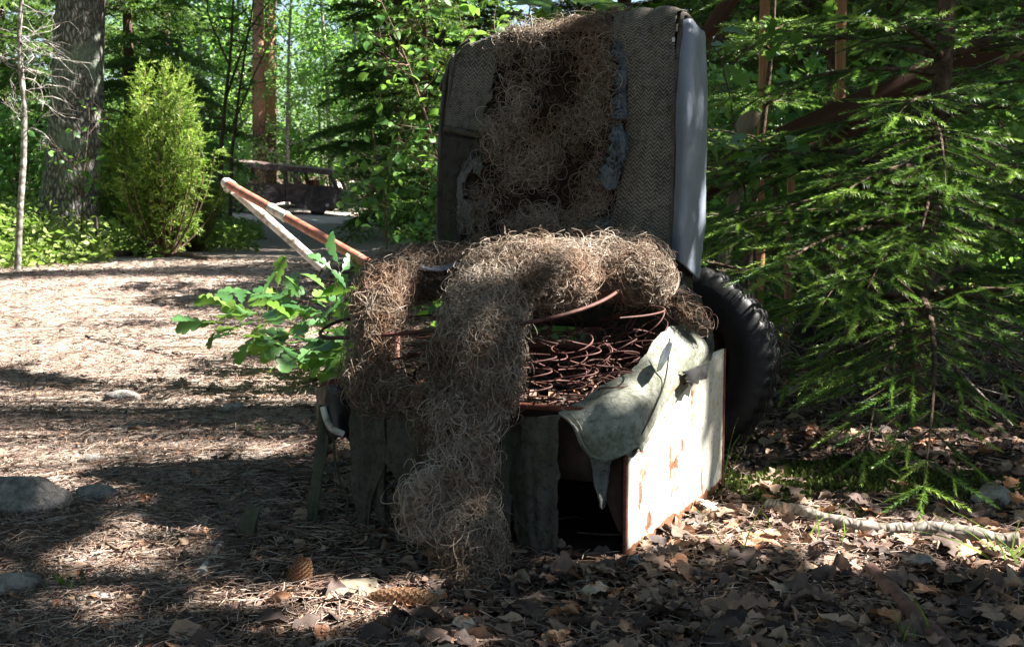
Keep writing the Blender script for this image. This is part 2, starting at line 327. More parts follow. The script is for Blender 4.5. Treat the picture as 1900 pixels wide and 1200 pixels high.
# painted rusty box
def box_mat():
    m, t, b, out = nodes('chipped cream paint over rust'); co = objco(t); sep = N(t, "SeparateXYZ"); t.links.new(co, sep.inputs[0])
    big = noise(t, 7, 8, co, .72, .5); fine = noise(t, 55, 6, co, .7)
    cr = ramp(t, big, [(.3, (.46, .49, .44)), (.55, (.66, .66, .60)), (.75, (.60, .57, .45))])
    streak = noise(t, 1, 7, mapped(t, co, (16, 16, 3.0)), .7, .6)
    zf = math_(t, 'MULTIPLY', math_(t, 'SUBTRACT', .030, sep.outputs[2]), 22.0)
    k = math_(t, 'ADD', math_(t, 'MULTIPLY', streak, .9), math_(t, 'MULTIPLY', fine, .32))
    k = math_(t, 'ADD', k, math_(t, 'MAXIMUM', zf, -.02))
    rm = ramp(t, k, [(.685, (0, 0, 0)), (.72, (1, 1, 1))])
    halo = ramp(t, k, [(.58, (0, 0, 0)), (.72, (1, 1, 1))])
    rust = ramp(t, fine, [(.3, (.07, .028, .018)), (.5, (.17, .07, .038)), (.7, (.33, .16, .08))])
    c = mix(t, math_(t, 'MULTIPLY', ramp(t, noise(t, 1, 6, mapped(t, co, (9, 9, 4)), .7, .3), [(.5, (0, 0, 0)), (.66, (1, 1, 1))]), .75), cr, (.26, .28, .23)); c = mix(t, math_(t, 'MULTIPLY', halo, .7), c, (.50, .34, .17)); c = mix(t, rm, c, rust)
    s_ = N(t, "VectorMath", operation='DOT_PRODUCT'); t.links.new(co, s_.inputs[0]); s_.inputs[1].default_value = (math.sin(math.radians(26.3)), math.cos(math.radians(26.3)), 0)
    wob = noise(t, 60, 5, co, .7)
    for (ps, pz, rs, rz) in ((.225, .120, .030, .034), (.265, .150, .016, .026), (.245, .072, .012, .014), (.055, .10, .012, .05), (.13, .235, .022, .02), (.40, .05, .012, .04), (.10, .045, .03, .022)):
        a1 = math_(t, 'DIVIDE', math_(t, 'SUBTRACT', s_.outputs["Value"], ps), rs); a2 = math_(t, 'DIVIDE', math_(t, 'SUBTRACT', sep.outputs[2], pz), rz)
        d_ = math_(t, 'ADD', math_(t, 'SQRT', math_(t, 'ADD', math_(t, 'MULTIPLY', a1, a1), math_(t, 'MULTIPLY', a2, a2))), math_(t, 'MULTIPLY', math_(t, 'SUBTRACT', wob, .5), 3.2))
        c = mix(t, ramp(t, d_, [(.45, (1, 1, 1)), (.75, (0, 0, 0))]), c, rust)
    spots = ramp(t, noise(t, 130, 3, co), [(.62, (0, 0, 0)), (.67, (1, 1, 1))]); c = mix(t, spots, c, (.16, .09, .05))
    t.links.new(c, b.inputs["Base Color"]); b.inputs["Roughness"].default_value = .55; b.inputs["Specular IOR Level"].default_value = .35
    bump(t, b, math_(t, 'ADD', rm, fine), .5, .0012); return m
M['box'] = box_mat()
def wreck_mat():
    m, t, b, out = nodes('burnt rusty dappled car body'); co = objco(t); f = noise(t, 2.5, 8, co, .7, 1.0)
    t.links.new(ramp(t, f, [(.3, (.008, .005, .005)), (.46, (.05, .028, .026)), (.56, (.12, .07, .062)), (.66, (.36, .32, .28))]), b.inputs["Base Color"])  # dapple put into the rust colour: dark for shade, pale for lit patches
    b.inputs["Roughness"].default_value = .7; bump(t, b, noise(t, 12, 5, co), .5, .02); return m
M['wreck'] = wreck_mat()
def ground_mat():
    m, t, b, out = nodes('forest floor soil'); co = objco(t); pa = attr(t, "tint")
    n1 = noise(t, 1.2, 8, co, .65); n2 = noise(t, 38, 8, co, .8); n3 = noise(t, 160, 5, co, .8)
    f = math_(t, 'ADD', math_(t, 'MULTIPLY', n2, .55), math_(t, 'MULTIPLY', n3, .45))
    path = ramp(t, f, [(.34, (.15, .11, .09)), (.44, (.28, .215, .175)), (.55, (.49, .415, .355)), (.68, (.68, .60, .53))])
    floor_ = ramp(t, f, [(.34, (.02, .014, .010)), (.5, (.075, .05, .035)), (.70, (.20, .14, .10))])
    fm = math_(t, 'ADD', math_(t, 'SUBTRACT', n1, .5), pa)
    c = mix(t, ramp(t, fm, [(.42, (0, 0, 0)), (.6, (1, 1, 1))]), floor_, path)
    t.links.new(c, b.inputs["Base Color"]); b.inputs["Roughness"].default_value = .95; b.inputs["Specular IOR Level"].default_value = .1
    bump(t, b, math_(t, 'ADD', math_(t, 'MULTIPLY', n2, 2.0), n3), .9, .012); return m
M['ground'] = ground_mat()

# ================================================================== THE SETTING: ground
def pathmask(x, y):
    """1 on the trodden needle covered track, 0 on the forest floor"""
    cx = np.interp(y, [-50, 1, 3, 5, 8, 12, 20, 34, 60, 200], [-1.6, -1.5, -1.9, -2.4, -2.9, -3.2, -3.9, -5.0, -7, -12])
    hw = np.interp(y, [-50, 1, 3, 5, 8, 12, 20, 34, 60, 200], [1.2, 1.1, 1.4, 1.9, 1.6, 2.0, 2.3, 3.5, 4, 4])
    return 1 - sstep(hw - .25, hw + .25, np.abs(x - cx))
def axis(lo, hi, n, c, k):
    u = np.linspace(-1, 1, n); v = np.sinh(u * k) / math.sinh(k)
    return np.where(v < 0, c + v * (c - lo), c + v * (hi - c))
gx_ = axis(-160, 160, 340, -.3, 6.5); gy_ = axis(-60, 220, 380, 2.6, 6.0)
X, Y = np.meshgrid(gx_, gy_); Z = gz(X, Y)
# level under the seat
g = Acc(); nx, ny = len(gx_), len(gy_)
I = (np.arange(ny - 1)[:, None] * nx + np.arange(nx - 1)[None]).reshape(-1)
g.add(np.stack([X, Y, Z], -1), np.stack([I, I + 1, I + nx + 1, I + nx], 1), tint=pathmask(X, Y).ravel())
tag(g.build("ground", M['ground']), kind="structure")

# ================================================================== LEAF TEMPLATES (V,T)
def fan(outline, fold=.12, curl=.0):
    """leaf with a midrib along +x, outline = half outline [(x,z)], normal +y"""
    o = np.array(outline, float); n = len(o)
    mid = np.stack([o[:, 0], -curl * (o[:, 0] - .4) ** 2, 0 * o[:, 0]], 1)
    up = np.stack([o[:, 0], -curl * (o[:, 0] - .4) ** 2 + fold * o[:, 1], o[:, 1]], 1); dn = up * np.array([1, 1, -1])
    V = np.vstack([mid, up, dn]); T = []
    for i in range(n - 1):
        T += [[i, i + 1, n + i + 1], [i, n + i + 1, n + i], [i, 2 * n + i, 2 * n + i + 1], [i, 2 * n + i + 1, i + 1]]
    return V, np.array(T)
OAK = fan([(0, .01), (.12, .02), (.2, .10), (.28, .13), (.33, .08), (.42, .19), (.52, .22), (.57, .12), (.66, .27), (.76, .27), (.80, .16), (.88, .19), (.95, .13), (1.0, .0)], .25, .25)
LEAF = fan([(0, .01), (.25, .22), (.5, .30), (.75, .20), (1.0, 0)], .25, .3)
LEAF2 = (np.array([[0, 0, 0], [.5, .06, .3], [1, -.1, 0], [.5, .06, -.3]]), np.array([[0, 1, 2], [0, 2, 3]]))
def maple():
    a = [(-150, .30), (-125, .48), (-105, .34), (-80, .72), (-62, .62), (-50, .42), (-28, .70), (-14, .78), (0, 1.0), (14, .78), (28, .70), (50, .42), (62, .62), (80, .72), (105, .34), (125, .48), (150, .30)]
    V = [[0, 0, 0]] + [[.35 + r * math.cos(math.radians(t)) * .62 - .1, -.10 * r * r, r * math.sin(math.radians(t)) * .62] for t, r in a]
    return np.array(V), np.array([[0, i + 1, i + 2] for i in range(len(a) - 1)])
MAPLE = maple()
def shoot(nn, wd, ln, seed, ang=55):
    """a spruce shoot along +x of length 1 with needles all round, flatter underneath"""
    r = np.random.default_rng(seed); V = []; T = []
    for i in range(nn):
        x = (i + .5) / nn; th = r.uniform(0, 2 * math.pi); e = np.array([0, math.sin(th) * .75 + .15, math.cos(th)]); e /= np.linalg.norm(e)
        a = math.radians(ang + r.uniform(-12, 12) - 25 * x); d = np.array([math.cos(a), 0, 0]) + e * math.sin(a)
        l = ln * r.uniform(.75, 1.1) * (1 - .35 * x ** 3); s = np.cross(d, e); s = s / (np.linalg.norm(s) + 1e-9) * wd
        b = np.array([x, 0, 0]); k = len(V); V += [b - s, b + d * l, b + s]; T.append([k, k + 1, k + 2])
    return np.array(V), np.array(T)
SH_HI = [shoot(84, .0105, .165, 1), shoot(84, .0105, .165, 2)]
SH_MID = [shoot(26, .020, .22, 3), shoot(26, .022, .22, 4)]
SH_LO = [shoot(11, .05, .36, 5), shoot(11, .05, .36, 6)]

# ================================================================== TREES
def rot_about(v, ax, a):
    ax = unit(ax); return v * math.cos(a) + np.cross(ax, v) * math.sin(a) + ax * (ax @ v) * (1 - math.cos(a))
def spruce_shoots(r, base, az, L, rise, droop, sl, dens=1.0, wood=None, wr=.006, young=.15):
    """one bough: main stem path, side twigs, shoots"""
    n = 9; u = np.linspace(0, 1, n); h = np.array([math.cos(az), math.sin(az), 0])
    bend = r.uniform(-.12, .12); side = np.array([-h[1], h[0], 0])
    path = base + np.outer(u * L, h) + np.outer(bend * L * u * u, side) + np.outer(L * (rise * u - droop * u * u), [0, 0, 1])
    if wood is not None: wood.tube(path, wr * (1.05 - u), 5)
    pos, dr, ln, tn = [], [], [], []
    nb = max(3, int(L / (.075 / dens)))
    for i in range(nb):
        k = .12 + .88 * (i + r.uniform(.2, .8)) / nb; p = np.array([np.interp(k, u, path[:, c]) for c in range(3)])
        tg = unit(path[min(n - 1, int(k * n))] - path[max(0, int(k * n) - 2)])
        for sgn in (-1, 1):
            l2 = (.42 * L * (1 - k) + .55 * sl) * r.uniform(.7, 1.15) * min(1, 2.2 * k + .25)
            d2 = unit(tg * .62 + side * sgn * .78 + np.array([0, 0, r.uniform(-.30, .05)]))
            m = max(1, int(round(l2 / (sl * .62)))); q = p.copy(); dd = d2.copy()
            if wood is not None and l2 > sl: wood.tube(np.array([p, p + d2 * l2 * .5 - [0, 0, .02 * l2], p + d2 * l2 * .95 - np.array([0, 0, .12 * l2])]), [.0022, .0016, .001], 3, closed=False)
            for j in range(m):
                last = j == m - 1
                pos.append(q.copy()); dr.append(dd); ln.append(sl * r.uniform(.8, 1.15)); tn.append((.75 + .25 * r.random()) if last and r.random() < young * 4 else r.uniform(.15, .6))
                if j > 0 or m == 1:
                    for s3 in (-1, 1):
                        if r.random() < .75:
                            d3 = unit(dd * .6 + np.cross(dd, [0, 0, 1]) * s3 * .7 + np.array([0, 0, r.uniform(-.35, 0)]))
                            pos.append(q.copy()); dr.append(d3); ln.append(sl * r.uniform(.45, .85)); tn.append((.8 + .2 * r.random()) if r.random() < young else r.uniform(.1, .6))
                q = q + dd * sl * .62; dd = unit(dd + np.array([0, 0, -.10 * r.random()]))
    tip = unit(path[-1] - path[-2]); pos.append(path[-1]); dr.append(tip); ln.append(sl); tn.append(.9)
    return pos, dr, ln, tn
def stamp_shoots(acc, tms, pos, dr, ln, tn):
    pos = np.array(pos); dr = np.array(dr); ln = np.array(ln); tn = np.array(tn)
    up = np.array([0, 0, 1.0]) + rng.normal(size=dr.shape) * .3
    idx = rng.integers(0, len(tms), len(pos))
    for k, tm in enumerate(tms):
        s = idx == k
        if s.any(): acc.stamp(tm, pos[s], dr[s], up[s], ln[s], tn[s])
def spruce(seed, H, r0, Lmax, z0, whorls, sl, tms, dens=.8, young=.15, lean=(0, 0), cap=None, per=6, thin=0.0):
    r = np.random.default_rng(seed); tr = Acc(); cr = Acc(); u = np.linspace(0, 1, 12)
    path = np.stack([lean[0] * H * u + .02 * np.sin(u * 5 + seed), lean[1] * H * u + .02 * np.cos(u * 4), u * H - .15 * (u == 0)], 1)
    tr.tube(path, r0 * (1.03 - u) + .003, 9)
    A = [[], [], [], []]
    for k in range(whorls):
        z = z0 + (H - z0) * ((k + r.uniform(0, .6)) / whorls) ** .95; f = z / H
        L = Lmax * (1 - f) ** .8 * (.75 if f < .12 else 1); c = [np.interp(f, u, path[:, j]) for j in range(2)]
        for j in range(per):
            if r.random() < thin: continue
            az = 2 * math.pi * (j + r.uniform(-.35, .35)) / per + k * 1.1
            Lb = max(.08, L * r.uniform(.65, 1.1))
            if cap is not None: Lb = cap(az, z, Lb)
            if Lb < .05: continue
            o = spruce_shoots(r, np.array([c[0], c[1], z]), az, Lb, r.uniform(-.05, .25) + f * .5, r.uniform(.2, .45), sl, dens, tr, .003 + .011 * Lb, young)
            for a_, b_ in zip(A, o): a_ += b_
    stamp_shoots(cr, tms, *A); return tr, cr
def broadleaf(seed, H, r0, cb, cr_, nleaf, ls, tm=LEAF2, limbs=16, lean=0.04, bush=False, spread=.28):
    r = np.random.default_rng(seed); tr = Acc(); cr = Acc(); u = np.linspace(0, 1, 12); ph = r.uniform(0, 6)
    path = np.stack([lean * H * u * math.cos(ph) + .015 * H * np.sin(u * 4 + ph) * u, lean * H * u * math.sin(ph) + .012 * H * np.sin(u * 5) * u, u * H - .15 * (u == 0)], 1)
    tr.tube(path, r0 * (1.02 - u) ** .8 + .004, 7); tips = []
    for k in range(limbs):
        f = cb + (1 - cb) * (k + r.random()) / limbs * .97; b = np.array([np.interp(f, u, path[:, c]) for c in range(3)])
        az = k * 2.4 + r.uniform(-.5, .5); L = cr_ * (1.05 - ((f - cb) / (1 - cb)) ** 1.6) * r.uniform(.6, 1.15); v = unit([math.cos(az), math.sin(az), r.uniform(.15, .9)])
        q = np.array([b, b + v * L * .5 + [0, 0, .03], b + v * L + np.array([0, 0, .08 * L])]); tr.tube(q, np.array([.35, .22, .08]) * r0 * (1.05 - f) + .004, 4, closed=False)
        for j in range(6):
            s = r.uniform(.3, 1.0); p = b + v * L * s; v2 = unit(v + r.normal(size=3) * .7); l2 = L * r.uniform(.2, .45)
            tr.tube(np.array([p, p + v2 * l2]), [.005 + .08 * r0, .002 + .02 * r0], 3, closed=False); tips += [p + v2 * l2 * e for e in (.5, .85, 1.1)]
    tips = np.array(tips); pick = tips[r.integers(0, len(tips), nleaf)]
    pos = pick + r.normal(size=(nleaf, 3)) * np.array([1, 1, .6]) * cr_ * spread * .5
    if bush: pos[:, 2] = np.abs(pos[:, 2]) + .03
    d = unit(r.normal(size=(nleaf, 3)) * [1, 1, .5] + [0, 0, -.25]); nrm = unit(r.normal(size=(nleaf, 3)) * .55 + [0, 0, 1])
    clump = np.clip(.5 + .5 * noise3(pos * (2.2 / max(cr_, .5)) * 2, seed) + r.normal(size=nleaf) * .18, 0, 1)
    cr.stamp(tm, pos, d, nrm, ls * r.uniform(.6, 1.2, nleaf), clump); return tr, cr
def plant_tree(name, tc, mats, loc, label, cat, group=None):
    """a tree prototype built at the origin and moved to loc"""
    o = root(name, (0, 0, 0), label, cat, group); tc[0].build("trunk", mats[0], o); tc[1].build("crown", mats[1], o)
    o.location = loc; return o

# ---- distant young broadleaved wood: prototypes and copies
FARB = [broadleaf(40 + k, 7 + k, .06, .12, 1.25, 2700, .15, limbs=26) for k in range(3)]
protos = [None] * 3
rt = random.Random(5)
spots = []
for i in range(74):
    Yd = rt.uniform(36, 95) if i > 26 else rt.uniform(37, 46); px = rt.uniform(-150, 2050) if i > 45 else rt.uniform(250, 860)
    spots.append((px, Yd))
spots.sort(key=lambda s: s[1])
for i, (px, Yd) in enumerate(spots):
    x = (px - 950) / FPX * Yd; j = i % 3; loc = (x, Yd, gz1(x, Yd)); lab = "slender young broadleaved tree in the sunlit wood beyond the car wreck"
    if protos[j] is None:
        protos[j] = plant_tree("young_birch", FARB[j], (M['palebark'], M['farleaf']), loc, lab, "tree", "young broadleaved trees of the far wood")
    else: copy_thing(protos[j], loc, rt.uniform(0, 6.3), rt.uniform(.8, 1.35), lab)
# ---- prototypes for spruces of the middle distance
SPR = [spruce(60 + k, 8.5, .09, 1.35, .25, 24, .30, SH_LO, .62, .2) for k in range(2)]
sp_spots = [(745, 14.5, .85, 'dark spruce standing between the car wreck and the seat back'), (790, 9.8, .42, 'small dark spruce just left of the seat back'),
            (250, 17.5, 1.0, 'tall dark spruce behind the juniper bush'), (-30, 15.5, 1.1, 'dark spruce at the left edge behind the thin dead tree'),
            (320, 20, 1.0, 'spruce behind the juniper, its boughs reaching toward the pines'), (20, 21, 1.2, 'spruce deep in shade behind the thick grey trunk'),
            (820, 19, 1.2, 'tall spruce directly behind the left side of the seat back'), (1330, 8.5, .48, 'spruce behind the upright orange posts'),
            (1480, 11.5, 1.0, 'dark spruce beyond the diagonal dark plank'), (1640, 9.2, .58, 'spruce behind the near spruce stem'),
            (1800, 11.5, 1.1, 'dark spruce near the right edge of the clearing'), (1930, 8.6, .95, 'dark spruce cut by the right edge'),
            (1150, 15, 1.2, 'spruce hidden behind the seat back'), (1560, 17, 1.3, 'tall spruce far behind the diagonal plank'),
            (765, 27, .8, 'spruce beside the far bend of the path, right of the car wreck'), (150, 27, 1.3, 'far spruce seen past the right side of the thick grey trunk'),
            (1250, 22, 1.4, 'tall spruce behind the right shoulder of the seat back'), (1420, 26, 1.4, 'distant spruce behind the two orange posts'),
            (1750, 21, 1.5, 'distant spruce right of the near spruce stem')]
pr = [None, None]
for i, (px, Yd, s, lab) in enumerate(sp_spots):
    x = (px - 950) / FPX * Yd; loc = (x, Yd, gz1(x, Yd)); j = i % 2
    if pr[j] is None:
        pr[j] = plant_tree("spruce_tree", SPR[j], (M['sprucebark'], M['farneedle']), loc, lab, "spruce", "dark spruces of the middle distance"); pr[j].scale = (s, s, s)
    else: copy_thing(pr[j], loc, i * 1.3, s, lab)
# ---- big grey trunk at left
def big_trunk():
    u = np.linspace(0, 1, 30); H = 14.0; Yd = 11.0
    b = P(112, 470, Yd); tp = P(150, 0, Yd); sl = (tp[0] - b[0]) / (tp[2] - b[2])
    z = u * H; path = np.stack([b[0] + sl * z + .03 * np.sin(z * 1.5), np.full(30, Yd), z + gz1(b[0], Yd) - .1], 1)
    o = root("old_pine", (b[0], Yd, gz1(b[0], Yd)), "thick leaning grey trunk with lichened cracked bark at the left", "tree")
    tr = Acc(); sides = 28; rad = np.interp(z, [0, .25, .8, 2.2, 14], [.35, .26, .235, .21, .10])
    th = np.arange(sides) * 2 * np.pi / sides
    zz = np.linspace(0, H, 90); c = np.stack([np.interp(zz, z, path[:, k]) for k in range(3)], 1); rr = np.interp(zz, z, rad)
    ring = np.stack([np.cos(th), np.sin(th), 0 * th], 1); V = c[:, None] + rr[:, None, None] * ring[None]
    V = V + ring[None] * (fbm(V.reshape(-1, 3) * [6, 6, 1.5], 9, 3).reshape(90, sides, 1)) * .018
    i = np.arange(89)[:, None]; j = np.arange(sides)[None]; j2 = (j + 1) % sides
    Q = np.stack([i * sides + j, i * sides + j2, (i + 1) * sides + j2, (i + 1) * sides + j], -1).reshape(-1, 4); tr.add(V, Q)
    r = np.random.default_rng(3); pos = []
    for k in range(16):
        f = .45 + .5 * k / 16; b0 = path[int(f * 29)]; az = k * 2.4; L = 2.4 * (1.2 - f); v = unit([math.cos(az), math.sin(az), .3])
        tr.tube(np.array([b0, b0 + v * L * .5, b0 + v * L + [0, 0, .2]]), [.06, .04, .015], 5)
        for q in range(7): pos.append(b0 + v * L * r.uniform(.4, 1.1) + r.normal(size=3) * .25)
    tr.build("trunk", M['bark'], o)
    pos = np.array(pos)[r.integers(0, len(pos), 9000)] + r.normal(size=(9000, 3)) * .28
    cr = Acc(); cr.stamp(LEAF2, pos, unit(r.normal(size=pos.shape)), unit(r.normal(size=pos.shape)), r.uniform(.08, .16, 9000), r.random(9000)); cr.build("crown", M['farneedle'], o)
big_trunk()
# ---- pine pair behind the wreck
def pine(px0, px1, Yd, r0, label, H=15):
    b = P(px0, 420, Yd); tp = P(px1, 0, Yd); sl = (tp[0] - b[0]) / (tp[2] - b[2]); z0 = gz1(b[0], Yd)
    o = root("pine_tree", (b[0], Yd, z0), label, "pine", "pair of tall pines behind the wreck"); z = np.linspace(0, H, 16)
    tr = Acc(); path = np.stack([b[0] + sl * z, Yd + .05 * np.sin(z), z0 + z - .1], 1); tr.tube(path, r0 * (1.1 - z / H * .6), 12)
    r = np.random.default_rng(int(px0)); pos = []
    for k in range(18):
        f = .5 + .5 * k / 18; b0 = path[min(15, int(f * 15))]; az = k * 2.4; L = 2.2 * (1.3 - f); v = unit([math.cos(az), math.sin(az), .35])
        tr.tube(np.array([b0, b0 + v * L]), [.05, .015], 4); pos += [b0 + v * L * r.uniform(.5, 1.1) + r.normal(size=3) * .2 for _ in range(6)]
    for zz, az in ((3.6, 0.2), (2.9, 2.9), (4.1, 3.4)):
        b0 = np.array([b[0] + sl * zz, Yd, z0 + zz]); v = np.array([math.cos(az), -.1, .45]); tr.tube(np.array([b0, b0 + v * .35, b0 + v * .8 + [0, 0, .12]]), [.03, .02, .008], 4)
    tr.build("trunk", M['pinebark'], o); pos = np.array(pos)[r.integers(0, len(pos), 5000)] + r.normal(size=(5000, 3)) * .25
    cr = Acc(); cr.stamp(LEAF2, pos, unit(r.normal(size=pos.shape)), unit(r.normal(size=pos.shape)), r.uniform(.1, .2, 5000), r.random(5000)); cr.build("crown", M['farneedle'], o)
pine(481, 480, 37, .19, "left one of two orange barked pines behind the car wreck")
pine(500, 503, 39, .21, "right one of two orange barked pines behind the car wreck")
# ---- thin dead tree at the far left
def dead_tree():
    Yd = 9.0; pts = [(30, 470), (38, 380), (44, 300), (46, 200), (38, 120), (36, 60), (40, 0), (44, -200)]
    path = np.array([P(a, b, Yd) for a, b in pts]); path[0, 2] = gz1(path[0, 0], Yd) - .05; tr = Acc()
    o = root("dead_tree", tuple(path[0] + [0, 0, .05]), "thin pale dead tree with bare twigs at the far left", "tree")
    tr.tube(path, np.linspace(.026, .014, len(path)), 7)
    o_tr = tr.build("trunk", M['palebark'], o); tw = Acc(); r = np.random.default_rng(8)
    for k in range(34):
        f = r.uniform(.35, .95); b = np.array([np.interp(f, np.linspace(0, 1, len(path)), path[:, c]) for c in range(3)])
        az = r.uniform(-.9, .9) if r.random() < .7 else r.uniform(2, 4.2); v = unit([math.cos(az), math.sin(az) * .6, r.uniform(-.7, .5)]); L = r.uniform(.2, .65)
        q = [b]
        for j in range(6): v = unit(v + r.normal(size=3) * .28 + [0, 0, -.05]); q.append(q[-1] + v * L / 6)
        q = np.array(q); tw.tube(q, np.linspace(.005, .0015, 7), 4, closed=False)
        for j in (2, 3, 4, 5):
            v2 = unit(v + r.normal(size=3) * .8); tw.tube(np.array([q[j], q[j] + v2 * .07, q[j] + v2 * .14 + r.normal(size=3) * .02]), [.0028, .002, .001], 3, closed=False)
    tw.build("twigs", M['palebark'], o)
dead_tree()
# ---- juniper
def juniper(px, Yd, H, Wd, label, seed, mat='juniper', nb=70):
    x = (px - 950) / FPX * Yd; z0 = gz1(x, Yd); r = np.random.default_rng(seed); o = root("juniper_bush", (x, Yd, z0), label, "bush"); st = Acc(); A = [[], [], [], []]
    for k in range(nb):
        az = r.uniform(0, 6.28); h = H * r.uniform(.35, 1.0); rad = Wd * r.uniform(.15, 1.25) * (1.15 - 1.0 * h / H) + .04
        tip = np.array([x + math.cos(az) * rad, Yd + math.sin(az) * rad, z0 + h]); b = np.array([x, Yd, z0]) + [math.cos(az) * .05, math.sin(az) * .05, 0]
        u = np.linspace(0, 1, 8)[:, None]; mid = b * .5 + tip * .5 + np.array([math.cos(az), math.sin(az), 0]) * rad * .35
        q = (1 - u) ** 2 * b + 2 * u * (1 - u) * mid + u * u * tip; st.tube(q, np.linspace(.012, .002, 8), 4, closed=False)
        for j in range(int(52 * h / H) + 10):
            f = r.uniform(.22, 1); p = np.array([np.interp(f, u[:, 0], q[:, c]) for c in range(3)]); d = unit(r.normal(size=3) * .7 + [math.cos(az) * .5, math.sin(az) * .5, .55])
            if f < .8 and noise3(p * 4.5, seed)[0] < -.22: continue
            A[0].append(p + r.normal(size=3) * .02); A[1].append(d); A[2].append(r.uniform(.07, .15)); A[3].append(np.clip(.5 + r.normal() * .22 + .15 * math.sin(k), 0, 1))
    cr = Acc(); stamp_shoots(cr, SH_LO if Yd > 7 else SH_MID, *A); st.build("stems", M['twig'], o); cr.build("crown", M[mat], o)
juniper(305, 10.2, 1.55, .68, "bright yellow green juniper bush lit by the sun beside the path", 21, nb=80)
juniper(365, 11.4, .95, .35, "low juniper bush at the foot of the tall one, nearer the wreck", 22, nb=50)
juniper(228, 11.6, 1.2, .4, "shaded juniper between the thick trunk and the bright juniper", 23, nb=50)
# ---- slender dark saplings in front of the pines
def sapling(name, label, cat, stems, leaf, lmat, n, ls, seed, wmat='twig', group=None, r0=.006, spread=.05, up=.5, tintr=(0, 1), extra_twigs=0):
    r = np.random.default_rng(seed); b = np.array(stems[0][0]); o = root(name, tuple(b), label, cat, group); st = Acc(); pos, dr, tn = [], [], []
    for si, q in enumerate(stems):
        q = np.array(q, float); L = np.concatenate([[0], np.cumsum(np.linalg.norm(np.diff(q, axis=0), axis=1))]); u = np.linspace(0, L[-1], 12)
        qq = np.stack([np.interp(u, L, q[:, c]) for c in range(3)], 1); qq[1:-1] += r.normal(size=(10, 3)) * .004
        rs = r0 if si == 0 else r0 * .5; st.tube(qq, np.linspace(rs, rs * .3, 12), 5, closed=False)
        tw = [qq]
        for e in range(extra_twigs):
            k = r.integers(3, 11); v = unit(r.normal(size=3) * [1, 1, .5] + [0, 0, .2]); tq = np.array([qq[k], qq[k] + v * .08 * ls / .08, qq[k] + v * .18 * ls / .08 + [0, 0, .02]]); st.tube(tq, [rs * .4, rs * .3, rs * .2], 3, closed=False); tw.append(tq)
        m = n if not extra_twigs else n // len(tw)
        for tq in tw:
            for j in range(m):
                f = r.uniform(.25 if si == 0 else .1, 1) ** .7 * (len(tq) - 1); i0 = int(min(f, len(tq) - 2)); p = tq[i0] + (tq[i0 + 1] - tq[i0]) * (f - i0); tg = unit(tq[i0 + 1] - tq[i0])
                d = unit(tg * .5 + r.normal(size=3) * [1, 1, .45]); pe = p + d * spread * r.uniform(.3, 1); st.tube(np.array([p, pe]), .0007, 3, closed=False)
                pos.append(pe); dr.append(unit(d + [0, 0, -.2 * r.random()])); tn.append(r.uniform(*tintr))
    pos = np.array(pos); nr = unit(r.normal(size=pos.shape) * .38 + [0, 0, up] + np.array([0, -.25, 0]))
    lv = Acc(); lv.stamp(leaf, pos, np.array(dr), nr, ls * r.uniform(.65, 1.15, len(pos)), np.array(tn)); st.build("stem", M[wmat], o); lv.build("foliage", M[lmat], o); return o
def gp(px, Yd): x = (px - 950) / FPX * Yd; return np.array([x, Yd, gz1(x, Yd)])
sapling("slender_sapling", "thin dark upright sapling rising left of the pine pair", "young tree", [[gp(405, 15), P(412, 250, 15), P(428, 100, 15), P(436, -60, 15)], [P(420, 180, 15), P(460, 60, 15.2), P(500, 0, 15.4)], [P(425, 120, 15), P(390, 40, 15), P(380, -20, 15)]], LEAF2, 'birchleaf', 22, .10, 31, r0=.035, spread=.15, extra_twigs=9)
sapling("slender_sapling", "thin bent dark sapling touching the left end of the wreck roof", "young tree", [[gp(425, 15.6), P(430, 280, 15.6), P(447, 150, 15.6), P(470, 0, 15.6)], [P(432, 230, 15.6), P(480, 120, 15.4), P(510, 60, 15.4)]], LEAF2, 'birchleaf', 22, .10, 32, r0=.03, spread=.15, extra_twigs=9)
# ---- bushes along the far edge of the path and in front of the wood
BSH = [broadleaf(80 + k, 1.5, .02, .1, .75, 1700, .10, limbs=12, bush=True, spread=.5) for k in range(2)]
bp = [None, None]
bsp = [(668, 31, .6, 'leafy bush by the right end of the car wreck'), (735, 24, .7, 'leafy bush on the far path edge under the dark spruce'), (720, 33, 1.2, 'sunlit bush beyond the path bend'), 
       (400, 26, 1.2, 'leafy bush left of the wreck'), (370, 17, .8, 'bush in shade behind the low juniper'), (760, 16, .8, 'bush at the path edge left of the seat back'), (800, 11.5, .65, 'shaded bush close left of the seat back'),
       (560, 40, 1.6, 'sunny bush behind the wreck roof'), (680, 42, 1.8, 'sunny bush right behind the wreck'), (420, 42, 1.8, 'sunny bush behind the left end of the wreck'), (170, 13.5, .8, 'bush at the foot of the thick grey trunk'),
       (40, 12.5, .8, 'bush behind the foot of the thin dead tree'), (1320, 6.0, .7, 'leafy bush behind the black tyre'), (1480, 6.6, .8, 'leafy bush under the diagonal plank'), (1620, 6.2, .7, 'leafy bush behind the near spruce stem'),
       (1780, 6.0, .8, 'leafy bush low at the right edge'), (1900, 5.6, .8, 'leafy bush cut by the right edge'), (850, 9, .6, 'leafy bush right behind the seat back edge')]
for i, (px, Yd, s, lab) in enumerate(bsp):
    q = gp(px, Yd); j = i % 2
    if bp[j] is None: bp[j] = plant_tree("leafy_bush", BSH[j], (M['twig'], M['farleaf']), tuple(q), lab, "bush", "leafy bushes of the undergrowth"); bp[j].scale = (s, s, s)
    else: copy_thing(bp[j], tuple(q), i * 1.7, s, lab)
